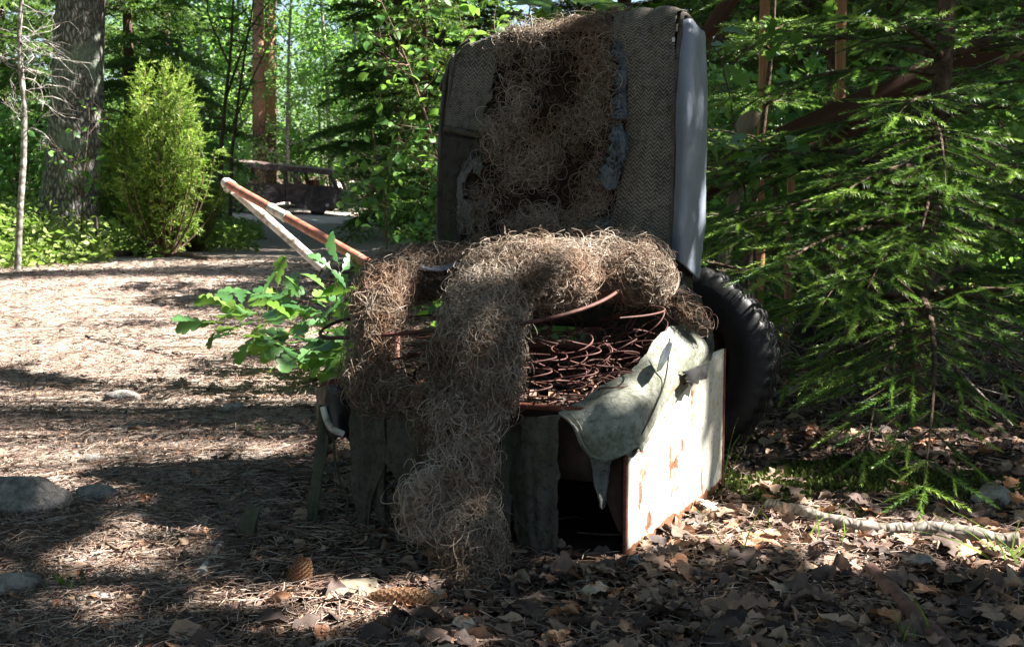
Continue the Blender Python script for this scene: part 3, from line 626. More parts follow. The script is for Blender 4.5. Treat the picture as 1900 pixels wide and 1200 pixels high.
# ---- fallow undergrowth on the left bank (cannot be counted)
def cover():
    r = np.random.default_rng(15); a = Acc(); n = 85000
    x = r.uniform(-9, -1.6, n); y = r.uniform(7.2, 17, n)
    edge = np.interp(y, [7, 8.4, 10, 12, 15, 20], [-9, -3.75, -3.0, -2.7, -3.0, -4]) + .3 * noise3(np.stack([x, y, 0 * x], 1) * 2.5, 4)
    k = (x < edge) & (y > 7.9 + .25 * noise3(np.stack([x, y, 0 * x], 1) * 2, 8)); x, y = x[k], y[k]; n = len(x)
    h = (.03 + .42 * r.random(n) ** 1.4) * (.45 + .55 * sstep(0, 1.2, edge[k] - x)) * (.55 + .45 * sstep(8, 9.6, y)); z = gz(x, y) + h
    a.stamp(LEAF2, np.stack([x, y, z], 1), unit(r.normal(size=(n, 3)) * [1, 1, .5]), unit(r.normal(size=(n, 3)) * .6 + [0, 0, 1]), r.uniform(.035, .08, n), np.clip(.5 + .3 * noise3(np.stack([x, y, z], 1) * 1.5, 2) + r.normal(size=n) * .2, 0, 1))
    tag(a.build("undergrowth", M['cover']), "sunlit low berry bushes and herbs on the left bank of the path", "undergrowth", kind="stuff")
    a = Acc(); n = 14000; x = r.uniform(-1.3, 5.5, n); y = r.uniform(4.6, 15, n); e = np.interp(y, [4, 6, 9, 15], [-.2, -.5, -.9, -1.1]); k = x > e; x, y = x[k], y[k]; n = len(x)
    z = gz(x, y) + .02 + .22 * r.random(n) ** 1.6
    a.stamp(LEAF2, np.stack([x, y, z], 1), unit(r.normal(size=(n, 3)) * [1, 1, .6]), unit(r.normal(size=(n, 3)) * .6 + [0, 0, 1]), r.uniform(.04, .09, n), r.random(n) * .7)
    tag(a.build("undergrowth", M['birchleaf']), "dark green herbs growing behind the seat and the spruces", "undergrowth", kind="stuff")
cover()
# ================================================================== THE WRECK
def wreck():
    Yd = 33.0; s = Yd / FPX
    c = P(525, 405, Yd); z0 = gz1(c[0], Yd); o = root("car_wreck", (0, 0, 0), "burnt out rusty estate car with empty windows, tilted beside the path", "car wreck")
    Wb = 1.6
    def X(px): return (px - 525) * s
    def Zp(px, py): return (405 - py) * s
    def slab(acc, pts, y0, th):  # polygon in px, extruded in depth
        n = len(pts); V = [[X(a), y0, Zp(a, b)] for a, b in pts] + [[X(a), y0 + th, Zp(a, b)] for a, b in pts]
        acc.add(V, Q=[[i, (i + 1) % n, n + (i + 1) % n, n + i] for i in range(n)]); 
        T = [[0, i, i + 1] for i in range(1, n - 1)]; acc.add(V, T=T + [[n + a, n + b2, n + c2] for a, c2, b2 in T])
    for y0, nm in ((0, 0), (Wb, 1)):
        b = Acc(); slab(b, [(400, 338), (530, 343), (530, 372), (470, 384), (400, 378)], y0, .05); b.build("rear_side_panel", M['wreck'], o)
        b = Acc(); slab(b, [(532, 340), (560, 343), (618, 349), (628, 358), (628, 372), (600, 395), (560, 388), (532, 372)], y0 - .02, .06)
        d = b.build("door", M['wreck'], o)
        for p in ([(526, 313), (534, 313), (536, 345), (528, 345)], [(546, 314), (552, 315), (558, 346), (550, 346)], [(608, 318), (614, 318), (632, 356), (622, 352)], [(446, 304), (452, 304), (446, 342), (440, 342)], [(402, 300), (410, 300), (402, 342), (394, 340)]):
            b = Acc(); slab(b, p, y0 + .01, .05); b.build("window_pillar", M['wreck'], o)
        for p in (440, 588):
            if nm == 0: b = Acc(); slab(b, [(p + 13 * math.cos(t), 392 + 11 * math.sin(t)) for t in np.linspace(0, 6.28, 14)[:-1]], y0 + .08, .18); b.build("wheel", M['rubber'], o)
    rf = Acc(); r_ = np.linspace(0, 1, 9)
    V = []; nxr = 12
    for a in np.linspace(0, 1, nxr):
        px = 398 + a * 220; py = 296 + a * 21 + 3 * (a > .95)
        for b in r_: V.append([X(px), b * (Wb + .06) - .03, Zp(px, py) + .09 * math.sin(math.pi * b) - .05])
    V = np.array(V); V[:, 2] += .02 * noise3(V * 4, 3); n = len(V); V2 = V - [0, 0, .05]
    Q = [[i * 9 + j, i * 9 + j + 1, (i + 1) * 9 + j + 1, (i + 1) * 9 + j] for i in range(nxr - 1) for j in range(8)]
    rf.add(V, Q); rf.add(V2, [q[::-1] for q in Q]); slab(rf, [(396, 297), (618, 317), (618, 326), (396, 307)], -.06, .08); slab(rf, [(396, 297), (618, 317), (618, 324), (396, 304)], Wb, .06); rf.build("roof", M['wreck'], o)
    fl = Acc(); fl.box((X(515), Wb / 2, Zp(515, 385)), (3.1, Wb - .1, .06)); fl.build("floor_pan", M['wreck'], o)
    bn = Acc(); slab(bn, [(628, 352), (650, 362), (652, 385), (628, 392)], .05, Wb - .1); bn.build("front_end", M['wreck'], o)
    dk = Acc(); dk.tube([[X(608), -.04, Zp(600, 381)], [X(608), -.09, Zp(600, 381)]], [.05, .04], 10); dk.build("round_lamp", M['palepipe'], o)
    st = Acc(); st.box((X(575), .5, Zp(570, 352)), (.14, .5, .5)); st.box((X(575), 1.1, Zp(570, 352)), (.14, .4, .5)); st.build("seat_frame", M['rust'], o)
    o.location = (c[0], Yd, c[2])
wreck()
# ================================================================== BENT PIPE
def pipe():
    A = P(420, 340, 4.95); Bw = P(598, 497, 5.0); R1 = P(548, 396, 4.55); R2 = P(700, 498, 3.98)
    RB = R2 + (R2 - A) * .06; R0 = RB + np.array([.02, -.03, 0]); R0[2] = .0
    o = root("bent_pipe", tuple(np.array([R0[0], R0[1], 0])), "V shaped bent pipe, one arm pale, the other rusty red, above the oak leaves", "pipe")
    a = Acc(); a.tube(np.array([A + (R2 - A) * .0, A + (R2 - A) * .36]), [.0175, .0175], 16); a.build("upper_pipe", M['redpipe'], o)
    a = Acc(); d = R2 - A; q = [A + d * .34, A + d * .352, A + d * .358, A + d * .44, A + d * .446, A + d * .46]; a.tube(np.array(q), [.0195, .0215, .0185, .0185, .0215, .0195], 18); a.build("collar", M['palepipe'], o)
    a = Acc(); a.tube(np.array([A + d * .455, A + d * .7, R2, RB, RB + np.array([.015, -.02, -.03]), R0]), .0175, 16); a.build("lower_pipe", M['redpipe'], o)
    a = Acc(); u = unit(Bw - A); up = unit(np.cross(np.cross(u, [0, 1, 0]), u)); sd = np.cross(u, up); L = np.linalg.norm(Bw - A)
    prof = np.array([[-.019, -.022], [.019, -.022], [.021, -.018], [.021, .018], [.017, .022], [-.017, .022], [-.021, .018], [-.021, -.018]]) * .82
    ks = np.linspace(0, L, 14); V = A + ks[:, None, None] * u + prof[None, :, :1] * sd + prof[None, :, 1:] * up; n = 8
    i = np.arange(13)[:, None]; j = np.arange(n)[None]; j2 = (j + 1) % n
    a.add(V, np.stack([i * n + j, i * n + j2, (i + 1) * n + j2, (i + 1) * n + j], -1).reshape(-1, 4)); a.build("flat_arm", M['palepipe'], o, smooth=False)
    a = Acc(); Mx = np.stack([u, sd, up], 1); a.box(Bw + u * .006, (.008, .07, .085), M=Mx); a.build("end_plate", M['stub'], o, smooth=False)
    a = Acc(); e = A; cap = [e + unit(-d - (Bw - A)) * k for k in (-.05, -.02, .0, .015, .022)]; a.tube(np.array(cap), [.024, .024, .023, .017, .007], 16); a.tube(np.array([e - [.0, .02, .03], e + u * .02 - [0, .026, .0]]), [.012, .012], 10); a.build("joint", M['palepipe'], o)
pipe()
# ================================================================== THE SEAT
C0 = G(1164, 1045); _th = math.radians(26.3)
SA = np.array([math.sin(_th), math.cos(_th), 0]); SB = np.array([-math.cos(_th), math.sin(_th), 0]); UP = np.array([0, 0, 1.0])
def S(s, t, z): return C0 + SA * s + SB * t + UP * z
def F(px, py, s):       # pixel on the plane at depth s of the seat
    d = ray(px, py); k = (s - (EYE - C0) @ SA) / (d @ SA); return EYE + d * k
def FT(px, py, t):      # pixel on the plane at side distance t
    d = ray(px, py); k = (t - (EYE - C0) @ SB) / (d @ SB); return EYE + d * k
seat = root("vehicle_seat", tuple(C0), "torn vehicle seat with horsehair spilling out, bare springs and a rusty cream metal base", "seat")
def cr1(a, n):
    """Catmull-Rom resample of control points along axis 0"""
    m = len(a)
    if m == 2: t = np.linspace(0, 1, n).reshape(-1, *([1] * (a.ndim - 1))); return a[0] * (1 - t) + a[1] * t
    e = np.concatenate([[2 * a[0] - a[1]], a, [2 * a[-1] - a[-2]]]); x = np.linspace(0, m - 1, n); i = np.minimum(x.astype(int), m - 2)
    t = (x - i).reshape(-1, *([1] * (a.ndim - 1))); p0, p1, p2, p3 = e[i], e[i + 1], e[i + 2], e[i + 3]
    return .5 * (2 * p1 + (p2 - p0) * t + (2 * p0 - 5 * p1 + 4 * p2 - p3) * t * t + (3 * p1 - p0 - 3 * p2 + p3) * t ** 3)
def patch(acc, ctrl, nu=40, nv=40, th=.003, rag=(0, 0, 0, 0), wr=.002, seed=0, uvs=1.0, holes=None, rf=14.0, fold=0.0):
    """cloth through a grid of control points ctrl[row][col]; rag = raggedness of the first/last row, first/last column"""
    c = np.array(ctrl, float); g = cr1(c, nv); g = np.swapaxes(cr1(np.swapaxes(g, 0, 1), nu), 0, 1)  # (nv,nu,3)
    u = np.linspace(0, 1, nu); v = np.linspace(0, 1, nv)
    def nz(x, k): return .5 + .5 * fbm(np.stack([x * rf, 0 * x + seed * 3.7, 0 * x + k], 1), seed, 4)
    r0, r1, c0_, c1_ = rag
    lo = np.clip(c0_ * nz(v, 1), 0, .6)[:, None]; hi = 1 - np.clip(c1_ * nz(v, 2), 0, .6)[:, None]; U = lo + (hi - lo) * u[None]
    lo2 = np.clip(r0 * nz(u, 3), 0, .6)[None]; hi2 = 1 - np.clip(r1 * nz(u, 4), 0, .9)[None]; Vv = lo2 + (hi2 - lo2) * v[:, None]
    fi = U * (nu - 1); fj = Vv * (nv - 1); i0 = np.minimum(fi.astype(int), nu - 2); j0 = np.minimum(fj.astype(int), nv - 2); a = (fi - i0)[..., None]; b = (fj - j0)[..., None]
    g = (g[j0, i0] * (1 - a) + g[j0, i0 + 1] * a) * (1 - b) + (g[j0 + 1, i0] * (1 - a) + g[j0 + 1, i0 + 1] * a) * b
    nrm = unit(np.cross(np.gradient(g, axis=1), np.gradient(g, axis=0)))
    g = g + nrm * (fbm(g.reshape(-1, 3) * 22, seed + 5, 3).reshape(nv, nu, 1) * wr)
    if fold: g = g + nrm * ((fbm(np.stack([U.ravel() * 5 + .5 * Vv.ravel(), Vv.ravel() * .9, 0 * U.ravel() + seed], 1), seed + 8, 2)).reshape(nv, nu, 1) * fold)
    lu = np.concatenate([[0], np.cumsum(np.linalg.norm(np.diff(c[len(c) // 2], axis=0), axis=1))])[-1]; lv = np.concatenate([[0], np.cumsum(np.linalg.norm(np.diff(c[:, c.shape[1] // 2], axis=0), axis=1))])[-1]
    uv = np.stack([U * lu * uvs, Vv * lv * uvs, 0 * U], -1)
    V = np.concatenate([g.reshape(-1, 3), (g - nrm * th).reshape(-1, 3)]); n = nu * nv
    keep = np.ones((nv - 1, nu - 1), bool)
    if holes is not None:
        mid = np.stack([U[:-1, :-1], Vv[:-1, :-1]], -1)
        for (hu, hv, ru, rv) in holes:
            rr = ((mid[..., 0] - hu) / ru) ** 2 + ((mid[..., 1] - hv) / rv) ** 2; jit = noise3(np.stack([mid[..., 0].ravel() * 14, mid[..., 1].ravel() * 14, 0 * mid[..., 0].ravel() + seed], 1), 3).reshape(rr.shape)
            keep &= rr > 1 + .6 * jit
    jj, ii = np.nonzero(keep); q = jj * nu + ii
    Q = np.stack([q, q + 1, q + nu + 1, q + nu], 1); Qb = Q[:, ::-1] + n
    # rims
    E = {}
    for f in Q:
        for k in range(4):
            e = (int(f[k]), int(f[(k + 1) % 4]))
            if (e[1], e[0]) in E: del E[(e[1], e[0])]
            else: E[e] = 1
    R = np.array([[e[1], e[0], e[0] + n, e[1] + n] for e in E])
    acc.add(V, np.concatenate([Q, Qb, R]), uv=np.concatenate([uv.reshape(-1, 3)] * 2)); return acc
def part(name, acc, mat, parent=seat, label=None, smooth=True):
    o = acc.build(name, M[mat] if isinstance(mat, str) else mat, parent, smooth)
    if label: o["label"] = label
    return o
# ---- metal base
def panel(s0, s1, t0, t1, z0, z1, nrm, th=.004, dent=.003, nu=40, nv=26, seed=1, arch=None, mat='box'):
    A_ = Acc(); u = np.linspace(0, 1, nu); v = np.linspace(0, 1, nv); U, Vv = np.meshgrid(u, v)
    g = C0 + SA * (s0 + (s1 - s0) * U)[..., None] + SB * (t0 + (t1 - t0) * U)[..., None]
    zlo = z0 + (arch(U) if arch else 0 * U); ztp = z1 - (.055 * (1 - sstep(.0, .35, U)) if mat == 'box' and seed == 2 else 0); z = zlo + (ztp - zlo) * Vv; g = g + UP * z[..., None]
    e = np.minimum(np.minimum(U, 1 - U) * 6, 1) * np.minimum(np.minimum(Vv, 1 - Vv) * 6, 1)
    d = fbm(g.reshape(-1, 3) * 7, seed, 3).reshape(U.shape) * dent * e; nrm = np.array(nrm); g = g + nrm * d[..., None]
    V = np.concatenate([g.reshape(-1, 3), (g - nrm * th).reshape(-1, 3)]); n = nu * nv; q = (np.arange(nv - 1)[:, None] * nu + np.arange(nu - 1)[None]).ravel()
    Q = np.stack([q, q + 1, q + nu + 1, q + nu], 1); rim = []
    top = (nv - 1) * nu
    for i in range(nu - 1): rim += [[i + 1, i, i + n, i + 1 + n], [top + i, top + i + 1, top + i + 1 + n, top + i + n]]
    for j in range(nv - 1): rim += [[j * nu, (j + 1) * nu, (j + 1) * nu + n, j * nu + n], [(j + 2) * nu - 1, (j + 1) * nu - 1, (j + 1) * nu - 1 + n, (j + 2) * nu - 1 + n]]
    A_.add(V, np.concatenate([Q, Q[:, ::-1] + n, rim])); return A_
BH = .292
base = part("metal_base", panel(0, .53, 0, 0, .0, BH, -SB, dent=.006, seed=2), 'box', label="cream painted metal side of the base with rust along its bottom edge")
part("front_panel", panel(.008, .008, .010, .44, .0, .245, -SA, dent=.01, seed=4, arch=lambda U: .085 * sstep(0, .12, U) * (1 - sstep(.28, .45, U)) + .03 * (1 - sstep(.45, .6, U)) + .012), 'shadedmetal', base)
part("back_panel", panel(.526, .526, .006, .44, 0, BH - .02, SA), 'rust', base)
part("left_panel", panel(.012, .52, .44, .44, 0, BH - .03, SB), 'rust', base)
fr = Acc(); fr.tube([S(-.001, .004, .004), S(-.001, .004, .215)], .0045, 6); fr.tube([S(.531, .002, .0), S(.531, .002, BH)], .005, 6); fr.tube([S(.25, .010, BH - .006), S(.53, .006, BH - .004)], .004, 6)
for a_, b_ in ((S(.004, .012, .248), S(.004, .60, .252)), (S(.004, .6, .252), S(.5, .6, BH - .01)), (S(.5, .6, BH - .01), S(.52, .012, BH - .01))): fr.tube([a_, (a_ + b_) / 2 + [0, 0, -.004], b_], .006, 6)
part("seat_frame", fr, 'rust')
tr_ = Acc()
nu = 40; u = np.linspace(.02, .50, nu); v = np.linspace(.012, .585, nu); U, Vv = np.meshgrid(u, v); gpt = C0 + SA * U[..., None] + SB * Vv[..., None]
zz = .222 + .07 * U.ravel().reshape(U.shape) + .012 * fbm(gpt.reshape(-1, 3) * 12, 3, 4).reshape(U.shape); gpt = gpt + UP * zz[..., None]; q = (np.arange(nu - 1)[:, None] * nu + np.arange(nu - 1)[None]).ravel()
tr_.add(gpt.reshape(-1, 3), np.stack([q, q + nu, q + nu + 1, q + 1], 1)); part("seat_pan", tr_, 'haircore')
# debris in the pan
r = np.random.default_rng(5); db = Acc(); n = 700; ss = r.uniform(.02, .45, n); tt = r.uniform(.01, .5, n); ps = C0 + SA * ss[:, None] + SB * tt[:, None] + UP * (.232 + .07 * ss + r.uniform(-.006, .012, n))[:, None]
db.stamp(LEAF2, ps, unit(r.normal(size=(n, 3)) * [1, 1, .3]), unit(r.normal(size=(n, 3)) * .5 + [0, 0, 1]), r.uniform(.008, .03, n), r.random(n))
o = part("debris", db, 'litter'); o["kind"] = "stuff"
# ---- springs
def coil(c, ax, h, r1, r2, turns, wire=.0014, ph=0):
    a = Acc(); n = int(turns * 22); k = np.linspace(0, 1, n); ang = k * turns * 2 * np.pi + ph; rr = r2 + (r1 - r2) * np.abs(2 * k - 1) ** 1.3
    ax = unit(ax); e1 = unit(np.cross(ax, [.3, 1, .1])); e2 = np.cross(ax, e1)
    hz = h * np.clip((k - .06) / .88, 0, 1)
    p = c + np.outer(hz, ax) + (rr * np.cos(ang))[:, None] * e1 + (rr * np.sin(ang))[:, None] * e2
    a.tube(p, wire, 5); return a
rs = np.random.default_rng(12)
for i in range(6):
    for j in range(7):
        s_ = .04 + i * .066 + rs.normal() * .006; t_ = .04 + j * .068 + .02 * (i % 2) + rs.normal() * .008
        if t_ > .50 or (i >= 4 and t_ < .09): continue
        ax = [rs.normal() * .20 - .05, rs.normal() * .20, 1]; h = .055 + .045 * (i / 5) + rs.uniform(-.02, .02)
        part("spring", coil(S(s_, t_, .235 + .07 * s_), ax, h + .03, rs.uniform(.030, .044), .024, rs.uniform(2.8, 4.4), ph=rs.uniform(0, 6)), 'wire')
for (s_, t_, z_) in ((.40, .12, .02), (.36, .05, .035)):
    part("spring", coil(S(s_ - .06, t_, BH + z_), [-.5, -.2, .7], .06, .042, .03, 3.0), 'wire')
# ---- flat strip of the cushion's top frame
st = Acc(); pts = np.array([P(665, 588, 2.46), P(628, 596, 2.38), P(603, 608, 2.30), P(594, 618, 2.25), P(602, 626, 2.225), P(640, 626, 2.20), P(720, 621, 2.16), P(810, 612, 2.12), P(900, 605, 2.07), P(985, 597, 2.04), P(1060, 580, 2.07), P(1110, 562, 2.12), P(1140, 545, 2.18), P(1156, 530, 2.24)])
st.tube(cr1(pts, 60), .0036, 4); part("frame_strip", st, 'wire')
xw = Acc()
for q_i, q in enumerate([[P(1000, 560, 2.2), P(1040, 545, 2.2), P(1080, 540, 2.22)], [P(1150, 590, 2.12), P(1200, 585, 2.15), P(1232, 577, 2.2), P(1225, 570, 2.24), P(1180, 566, 2.26)], [P(745, 590, 2.3), P(800, 585, 2.3), P(850, 590, 2.26)], [P(960, 745, 2.04), P(1000, 742, 2.03), P(1045, 740, 2.02)]]):
    part("loose_wire", Acc().tube(cr1(np.array(q), 16), .0018, 5), 'wire')
# ---- backrest body
def ztop(t): return .952 - .070 * np.clip((np.asarray(t) - .06) / .5, 0, 1) - .042 * np.clip((np.asarray(t) - .49) / .10, 0, 1) ** 2 - .024 * np.clip((.105 - np.asarray(t)) / .05, 0, 1) ** 2
def rbox(t0, t1, s0, s1, z0, rad, n=34):
    a = Acc(); F6 = []
    lin = np.linspace(-1, 1, n)
    for ax in range(3):
        for sg in (-1, 1):
            A_, B_ = np.meshgrid(lin, lin); p = np.zeros((n, n, 3)); p[..., ax] = sg; p[..., (ax + 1) % 3] = A_; p[..., (ax + 2) % 3] = B_ * sg
            q = (np.arange(n - 1)[:, None] * n + np.arange(n - 1)[None]).ravel(); F6.append((p.reshape(-1, 3), np.stack([q, q + 1, q + n + 1, q + n], 1)))
    hs = np.array([(t1 - t0) / 2, (s1 - s0) / 2, .30])
    for p, Q in F6:
        w_ = p * hs; inn = np.clip(w_, -(hs - rad), hs - rad); d = w_ - inn; L = np.linalg.norm(d, axis=1, keepdims=True); w_ = inn + np.where(L > 1e-9, d / np.maximum(L, 1e-9) * rad * np.minimum(1, (np.abs(d).max(1, keepdims=True) / rad)), 0)
        t = (t0 + t1) / 2 + w_[:, 0]; s = (s0 + s1) / 2 + w_[:, 1]; zz = w_[:, 2] / .6 + .5; z = z0 + zz * (ztop(t) - z0)
        V = C0 + SA * s[:, None] + SB * t[:, None] + UP * z[:, None]; V = V + (fbm(V * 9, 6, 3) * .003)[:, None] * -SA
        a.add(V, Q, uv=np.stack([t, z, 0 * t], 1))
    return a
back = part("backrest", rbox(.055, .592, .405, .525, .33, .042), 'lining', label="tall upright backrest, its cover torn open")
fp = .398
# right herringbone panel (rows top to bottom)
rp = [[S(.50, .20, ztop(.2) - .004), S(.50, .15, ztop(.15) - .002), S(.50, .11, ztop(.11)), S(.50, .068, ztop(.07) - .006)],
      [S(.44, .20, ztop(.2) + .008), S(.44, .15, ztop(.15) + .008), S(.44, .11, ztop(.11) + .008), S(.44, .064, ztop(.07) + .003)],
      [F(1128, 44, .398), F(1170, 36, .396), F(1215, 28, .396), F(1254, 32, .402)],
      [F(1150, 110, fp), F(1185, 105, .388), F(1220, 105, .388), F(1252, 105, .398)],
      [F(1157, 200, fp), F(1188, 200, .384), F(1220, 200, .384), F(1250, 200, .398)],
      [F(1150, 300, fp), F(1182, 300, .385), F(1215, 300, .385), F(1248, 300, .398)],
      [F(1122, 400, fp), F(1165, 400, .388), F(1210, 400, .386), F(1246, 400, .398)],
      [F(1085, 455, .396), F(1145, 475, .392), F(1195, 480, .39), F(1242, 490, .398)]]
part("cover_panel", patch(Acc(), rp, 60, 120, .003, (0, .02, .12, 0), .003, 3, fold=.005), 'herring', back, "charcoal herringbone cloth on the right of the backrest")
lp = [[S(.49, .585, ztop(.585) - .035), S(.49, .55, ztop(.55) - .008), S(.49, .47, ztop(.47) + .0)],
      [S(.43, .59, ztop(.585) - .03), S(.43, .55, ztop(.55) + .001), S(.43, .47, ztop(.47) + .006)],
      [F(838, 104, .404), F(880, 84, .402), F(938, 72, .402)],
      [F(833, 150, .398), F(875, 150, .394), F(925, 150, .398)],
      [F(828, 200, .398), F(866, 200, .393), F(912, 200, .398)],
      [F(826, 234, .397), F(862, 240, .392), F(905, 248, .396)]]
part("cover_panel", patch(Acc(), lp, 50, 60, .003, (0, 0, 0, .12), .003, 4, fold=.006), 'herring', back, "charcoal herringbone cloth on the upper left of the backrest")
rl = Acc(); q = cr1(np.array([F(826, 238, .388), F(850, 243, .384), F(880, 250, .382), F(903, 256, .386)]), 20); rl.tube(q, .0062 + .0012 * np.sin(np.arange(20)), 10); part("rolled_hem", rl, 'rag', back)
# thin edges (piping)
pp = Acc()
pp.tube(cr1(np.array([F(872, 74, .40), F(850, 92, .395), F(840, 130, .393), F(832, 180, .393), F(826, 232, .394)]), 40), .0032, 6)
pp.tube(cr1(np.array([F(812, 460, .402), F(814, 350, .400), F(817, 250, .400), F(822, 180, .402), F(830, 130, .405), F(848, 96, .412)]), 40), .0045, 6)
part("piping", pp, 'herring', back)
pp = Acc(); a_ = np.array([S(.50, .058, ztop(.06) - .012), F(1268, 26, .43), F(1262, 60, .405), F(1258, 95, .396), F(1252, 180, .394), F(1249, 300, .394), F(1246, 400, .394), F(1243, 480, .396)])
pp.tube(cr1(a_, 60), .0048, 7); pp.tube(cr1(a_, 60) + SB * .011 - SA * .001, .0022, 5); part("piping", pp, 'herring', back)
# side panel with skylit shade coloured into the vinyl
sv = [[F(1263, 40, .415), FT(1280, 36, .050), FT(1292, 50, .045), S(.535, .056, ztop(.06) - .02)],
      [F(1257, 100, .402), FT(1278, 100, .040), FT(1296, 102, .040), S(.535, .052, .86)],
      [F(1252, 200, .402), FT(1276, 200, .034), FT(1298, 200, .036), S(.54, .05, .75)],
      [F(1249, 320, .402), FT(1273, 320, .036), FT(1294, 320, .038), S(.54, .05, .62)],
      [F(1246, 420, .402), FT(1268, 420, .038), FT(1290, 425, .040), S(.535, .05, .52)],
      [F(1246, 470, .402), FT(1266, 490, .042), FT(1286, 512, .046), S(.53, .055, .43)]]
part("side_panel", patch(Acc(), sv, 40, 80, .003, (0, .0, 0, 0), .0022, 6), 'vinyl', back, "smooth vinyl side of the backrest")
# lower left: dark lining and torn felt with a hole
tf = [[F(858, 292, .392), F(880, 280, .388), F(902, 286, .386)], [F(850, 330, .392), F(872, 325, .384), F(905, 330, .386)], [F(846, 370, .392), F(872, 370, .382), F(910, 375, .388)], [F(848, 400, .392), F(876, 405, .384), F(906, 402, .39)], [F(850, 440, .394), F(872, 445, .388), F(896, 440, .392)]]
part("torn_felt", patch(Acc(), tf, 60, 70, .004, (.12, .25, .2, .25), .006, 8, holes=[(.62, .36, .34, .17), (.7, .8, .12, .2)]), 'felt', back, "pale torn felt around a hole at the lower left")
bf = [[F(1120, 60, .392), F(1140, 62, .388), F(1152, 85, .392)], [F(1140, 120, .39), F(1150, 115, .384), F(1162, 120, .392)], [F(1140, 170, .39), F(1150, 170, .382), F(1162, 170, .392)], [F(1128, 225, .39), F(1145, 225, .380), F(1163, 225, .392)]]
part("torn_edge", patch(Acc(), bf, 30, 70, .003, (.05, .05, .75, .15), .006, 9, rf=34), 'bluefelt', back, "frayed blue grey edge of the torn cover")
cf = [[F(1126, 236, .376), F(1146, 226, .362), F(1166, 240, .384)], [F(1128, 262, .366), F(1146, 270, .345), F(1164, 270, .378)], [F(1118, 300, .372), F(1138, 310, .350), F(1160, 305, .378)], [F(1106, 326, .376), F(1128, 340, .355), F(1152, 330, .378)], [F(1112, 334, .37), F(1130, 354, .36), F(1146, 352, .376)]]
part("curled_scrap", patch(Acc(), cf, 40, 60, .002, (.15, .12, .35, .2), .006, 10, rf=22), 'bluefelt', back, "curled flap of blue grey cloth hanging from the tear")
cs = [[F(1080, 414, .38), F(1104, 404, .368), F(1128, 394, .376)], [F(1086, 420, .374), F(1112, 420, .352), F(1136, 408, .372)], [F(1098, 432, .380), F(1120, 436, .366), F(1136, 424, .380)]]
part("curled_scrap", patch(Acc(), cs, 30, 24, .002, (.2, .2, .3, .2), .004, 11, rf=22), 'felt', back, "small curled grey scrap low on the tear")
dk = [[F(818, 250, .397), F(860, 256, .395), F(900, 262, .397)], [F(816, 350, .397), F(840, 352, .394), F(862, 356, .397)], [F(814, 450, .398), F(840, 455, .395), F(858, 458, .398)]]
part("lining", patch(Acc(), dk, 40, 60, .002, (0, .02, .0, .12), .005, 12, fold=.006), 'lining', back)
# tag
tg = Acc(); patch(tg, [[F(1247, 70, .39), F(1252, 70, .39)], [F(1247, 78, .39), F(1252, 78, .39)]], 4, 4, .001); part("label_tag", tg, 'paper', back)
# supporting posts
for t_, s_ in ((.075, .47), (.54, .47)):
    ps_ = Acc(); ps_.tube([S(s_, t_, BH - .02), S(s_, t_, .38)], .011, 12); part("support_post", ps_, 'redpipe')
# ---- cream flap over the front corner
CF = [[(1035, 765), (1050, 776), (1066, 796), (1077, 822), (1098, 850)], [(1068, 744), (1092, 762), (1112, 790), (1124, 824), (1134, 854)], [(1112, 714), (1138, 736), (1158, 765), (1170, 800), (1176, 834)],
      [(1176, 680), (1198, 704), (1208, 735), (1211, 765), (1213, 792)], [(1213, 632), (1238, 652), (1249, 680), (1252, 705), (1250, 728)], [(1243, 607), (1272, 622), (1284, 645), (1287, 670), (1284, 694)], [(1288, 600), (1313, 620), (1320, 640), (1321, 655), (1317, 674)]]
cc = []
for ci, col in enumerate(CF):
    row = []
    for k, (x_, y_) in enumerate(col):
        if ci == 0: p = F(x_, y_, [-.004, -.012, -.018, -.020, -.018][k])
        elif ci == 1: p = F(x_, y_, [.02, -.006, -.020, -.030, -.026][k])
        elif ci == 2: p = F(x_, y_, [.055, .006, -.012, -.020, -.024][k])
        else: p = FT(x_, y_, [.035, .008, -.014, -.017, -.014][k])
        row.append(p)
    cc.append(row)
cc = np.swapaxes(np.array(cc), 0, 1)
part("vinyl_flap", patch(Acc(), cc, 110, 70, .003, (.04, .02, .0, .03), .0022, 13, rf=22, fold=.004), 'cream', label="pale cream vinyl flap draped over the front corner of the base")
hem = Acc(); e_ = [F(1038, 768, -.012), F(1053, 778, -.018), F(1070, 797, -.024), F(1082, 823, -.027), F(1101, 846, -.026), F(1134, 851, -.034), F(1172, 833, -.032)]
hem.tube(cr1(np.array(e_), 60), .0024, 6); hem.tube(cr1(np.array([q_ + UP * .010 + SA * .0 - SB * .004 for q_ in e_]), 60), .0013, 5); part("hem", hem, 'cream')
sm_ = Acc(); sm_.tube(cr1(np.array([FT(1242, 628, -.012), FT(1240, 668, -.020), FT(1232, 712, -.022), FT(1214, 758, -.021), FT(1190, 806, -.022)]), 60), .0014, 5); part("seam", sm_, 'shagcloth')
dd = [[(1180, 842), (1188, 836), (1196, 826)], [(1182, 800), (1200, 800), (1222, 792)], [(1214, 745), (1236, 745), (1262, 735)], [(1252, 690), (1272, 695), (1296, 690)], [(1262, 640), (1296, 655), (1326, 660)]]
part("perforated_strip", patch(Acc(), [[FT(x_, y_, -.0065) for x_, y_ in row] for i, row in enumerate(dd)], 40, 70, .003, (.0, .05, .0, .06), .002, 14), 'creamdots', label="perforated cream vinyl edge lying against the base")
cu = Acc(); sp = np.linspace(0, 5.2, 26); 
prof = np.array([P(1172, 838, 1.96) + [math.cos(a) * .013 * (1 - a * .11), 0, math.sin(a) * .013 * (1 - a * .11)] for a in sp])
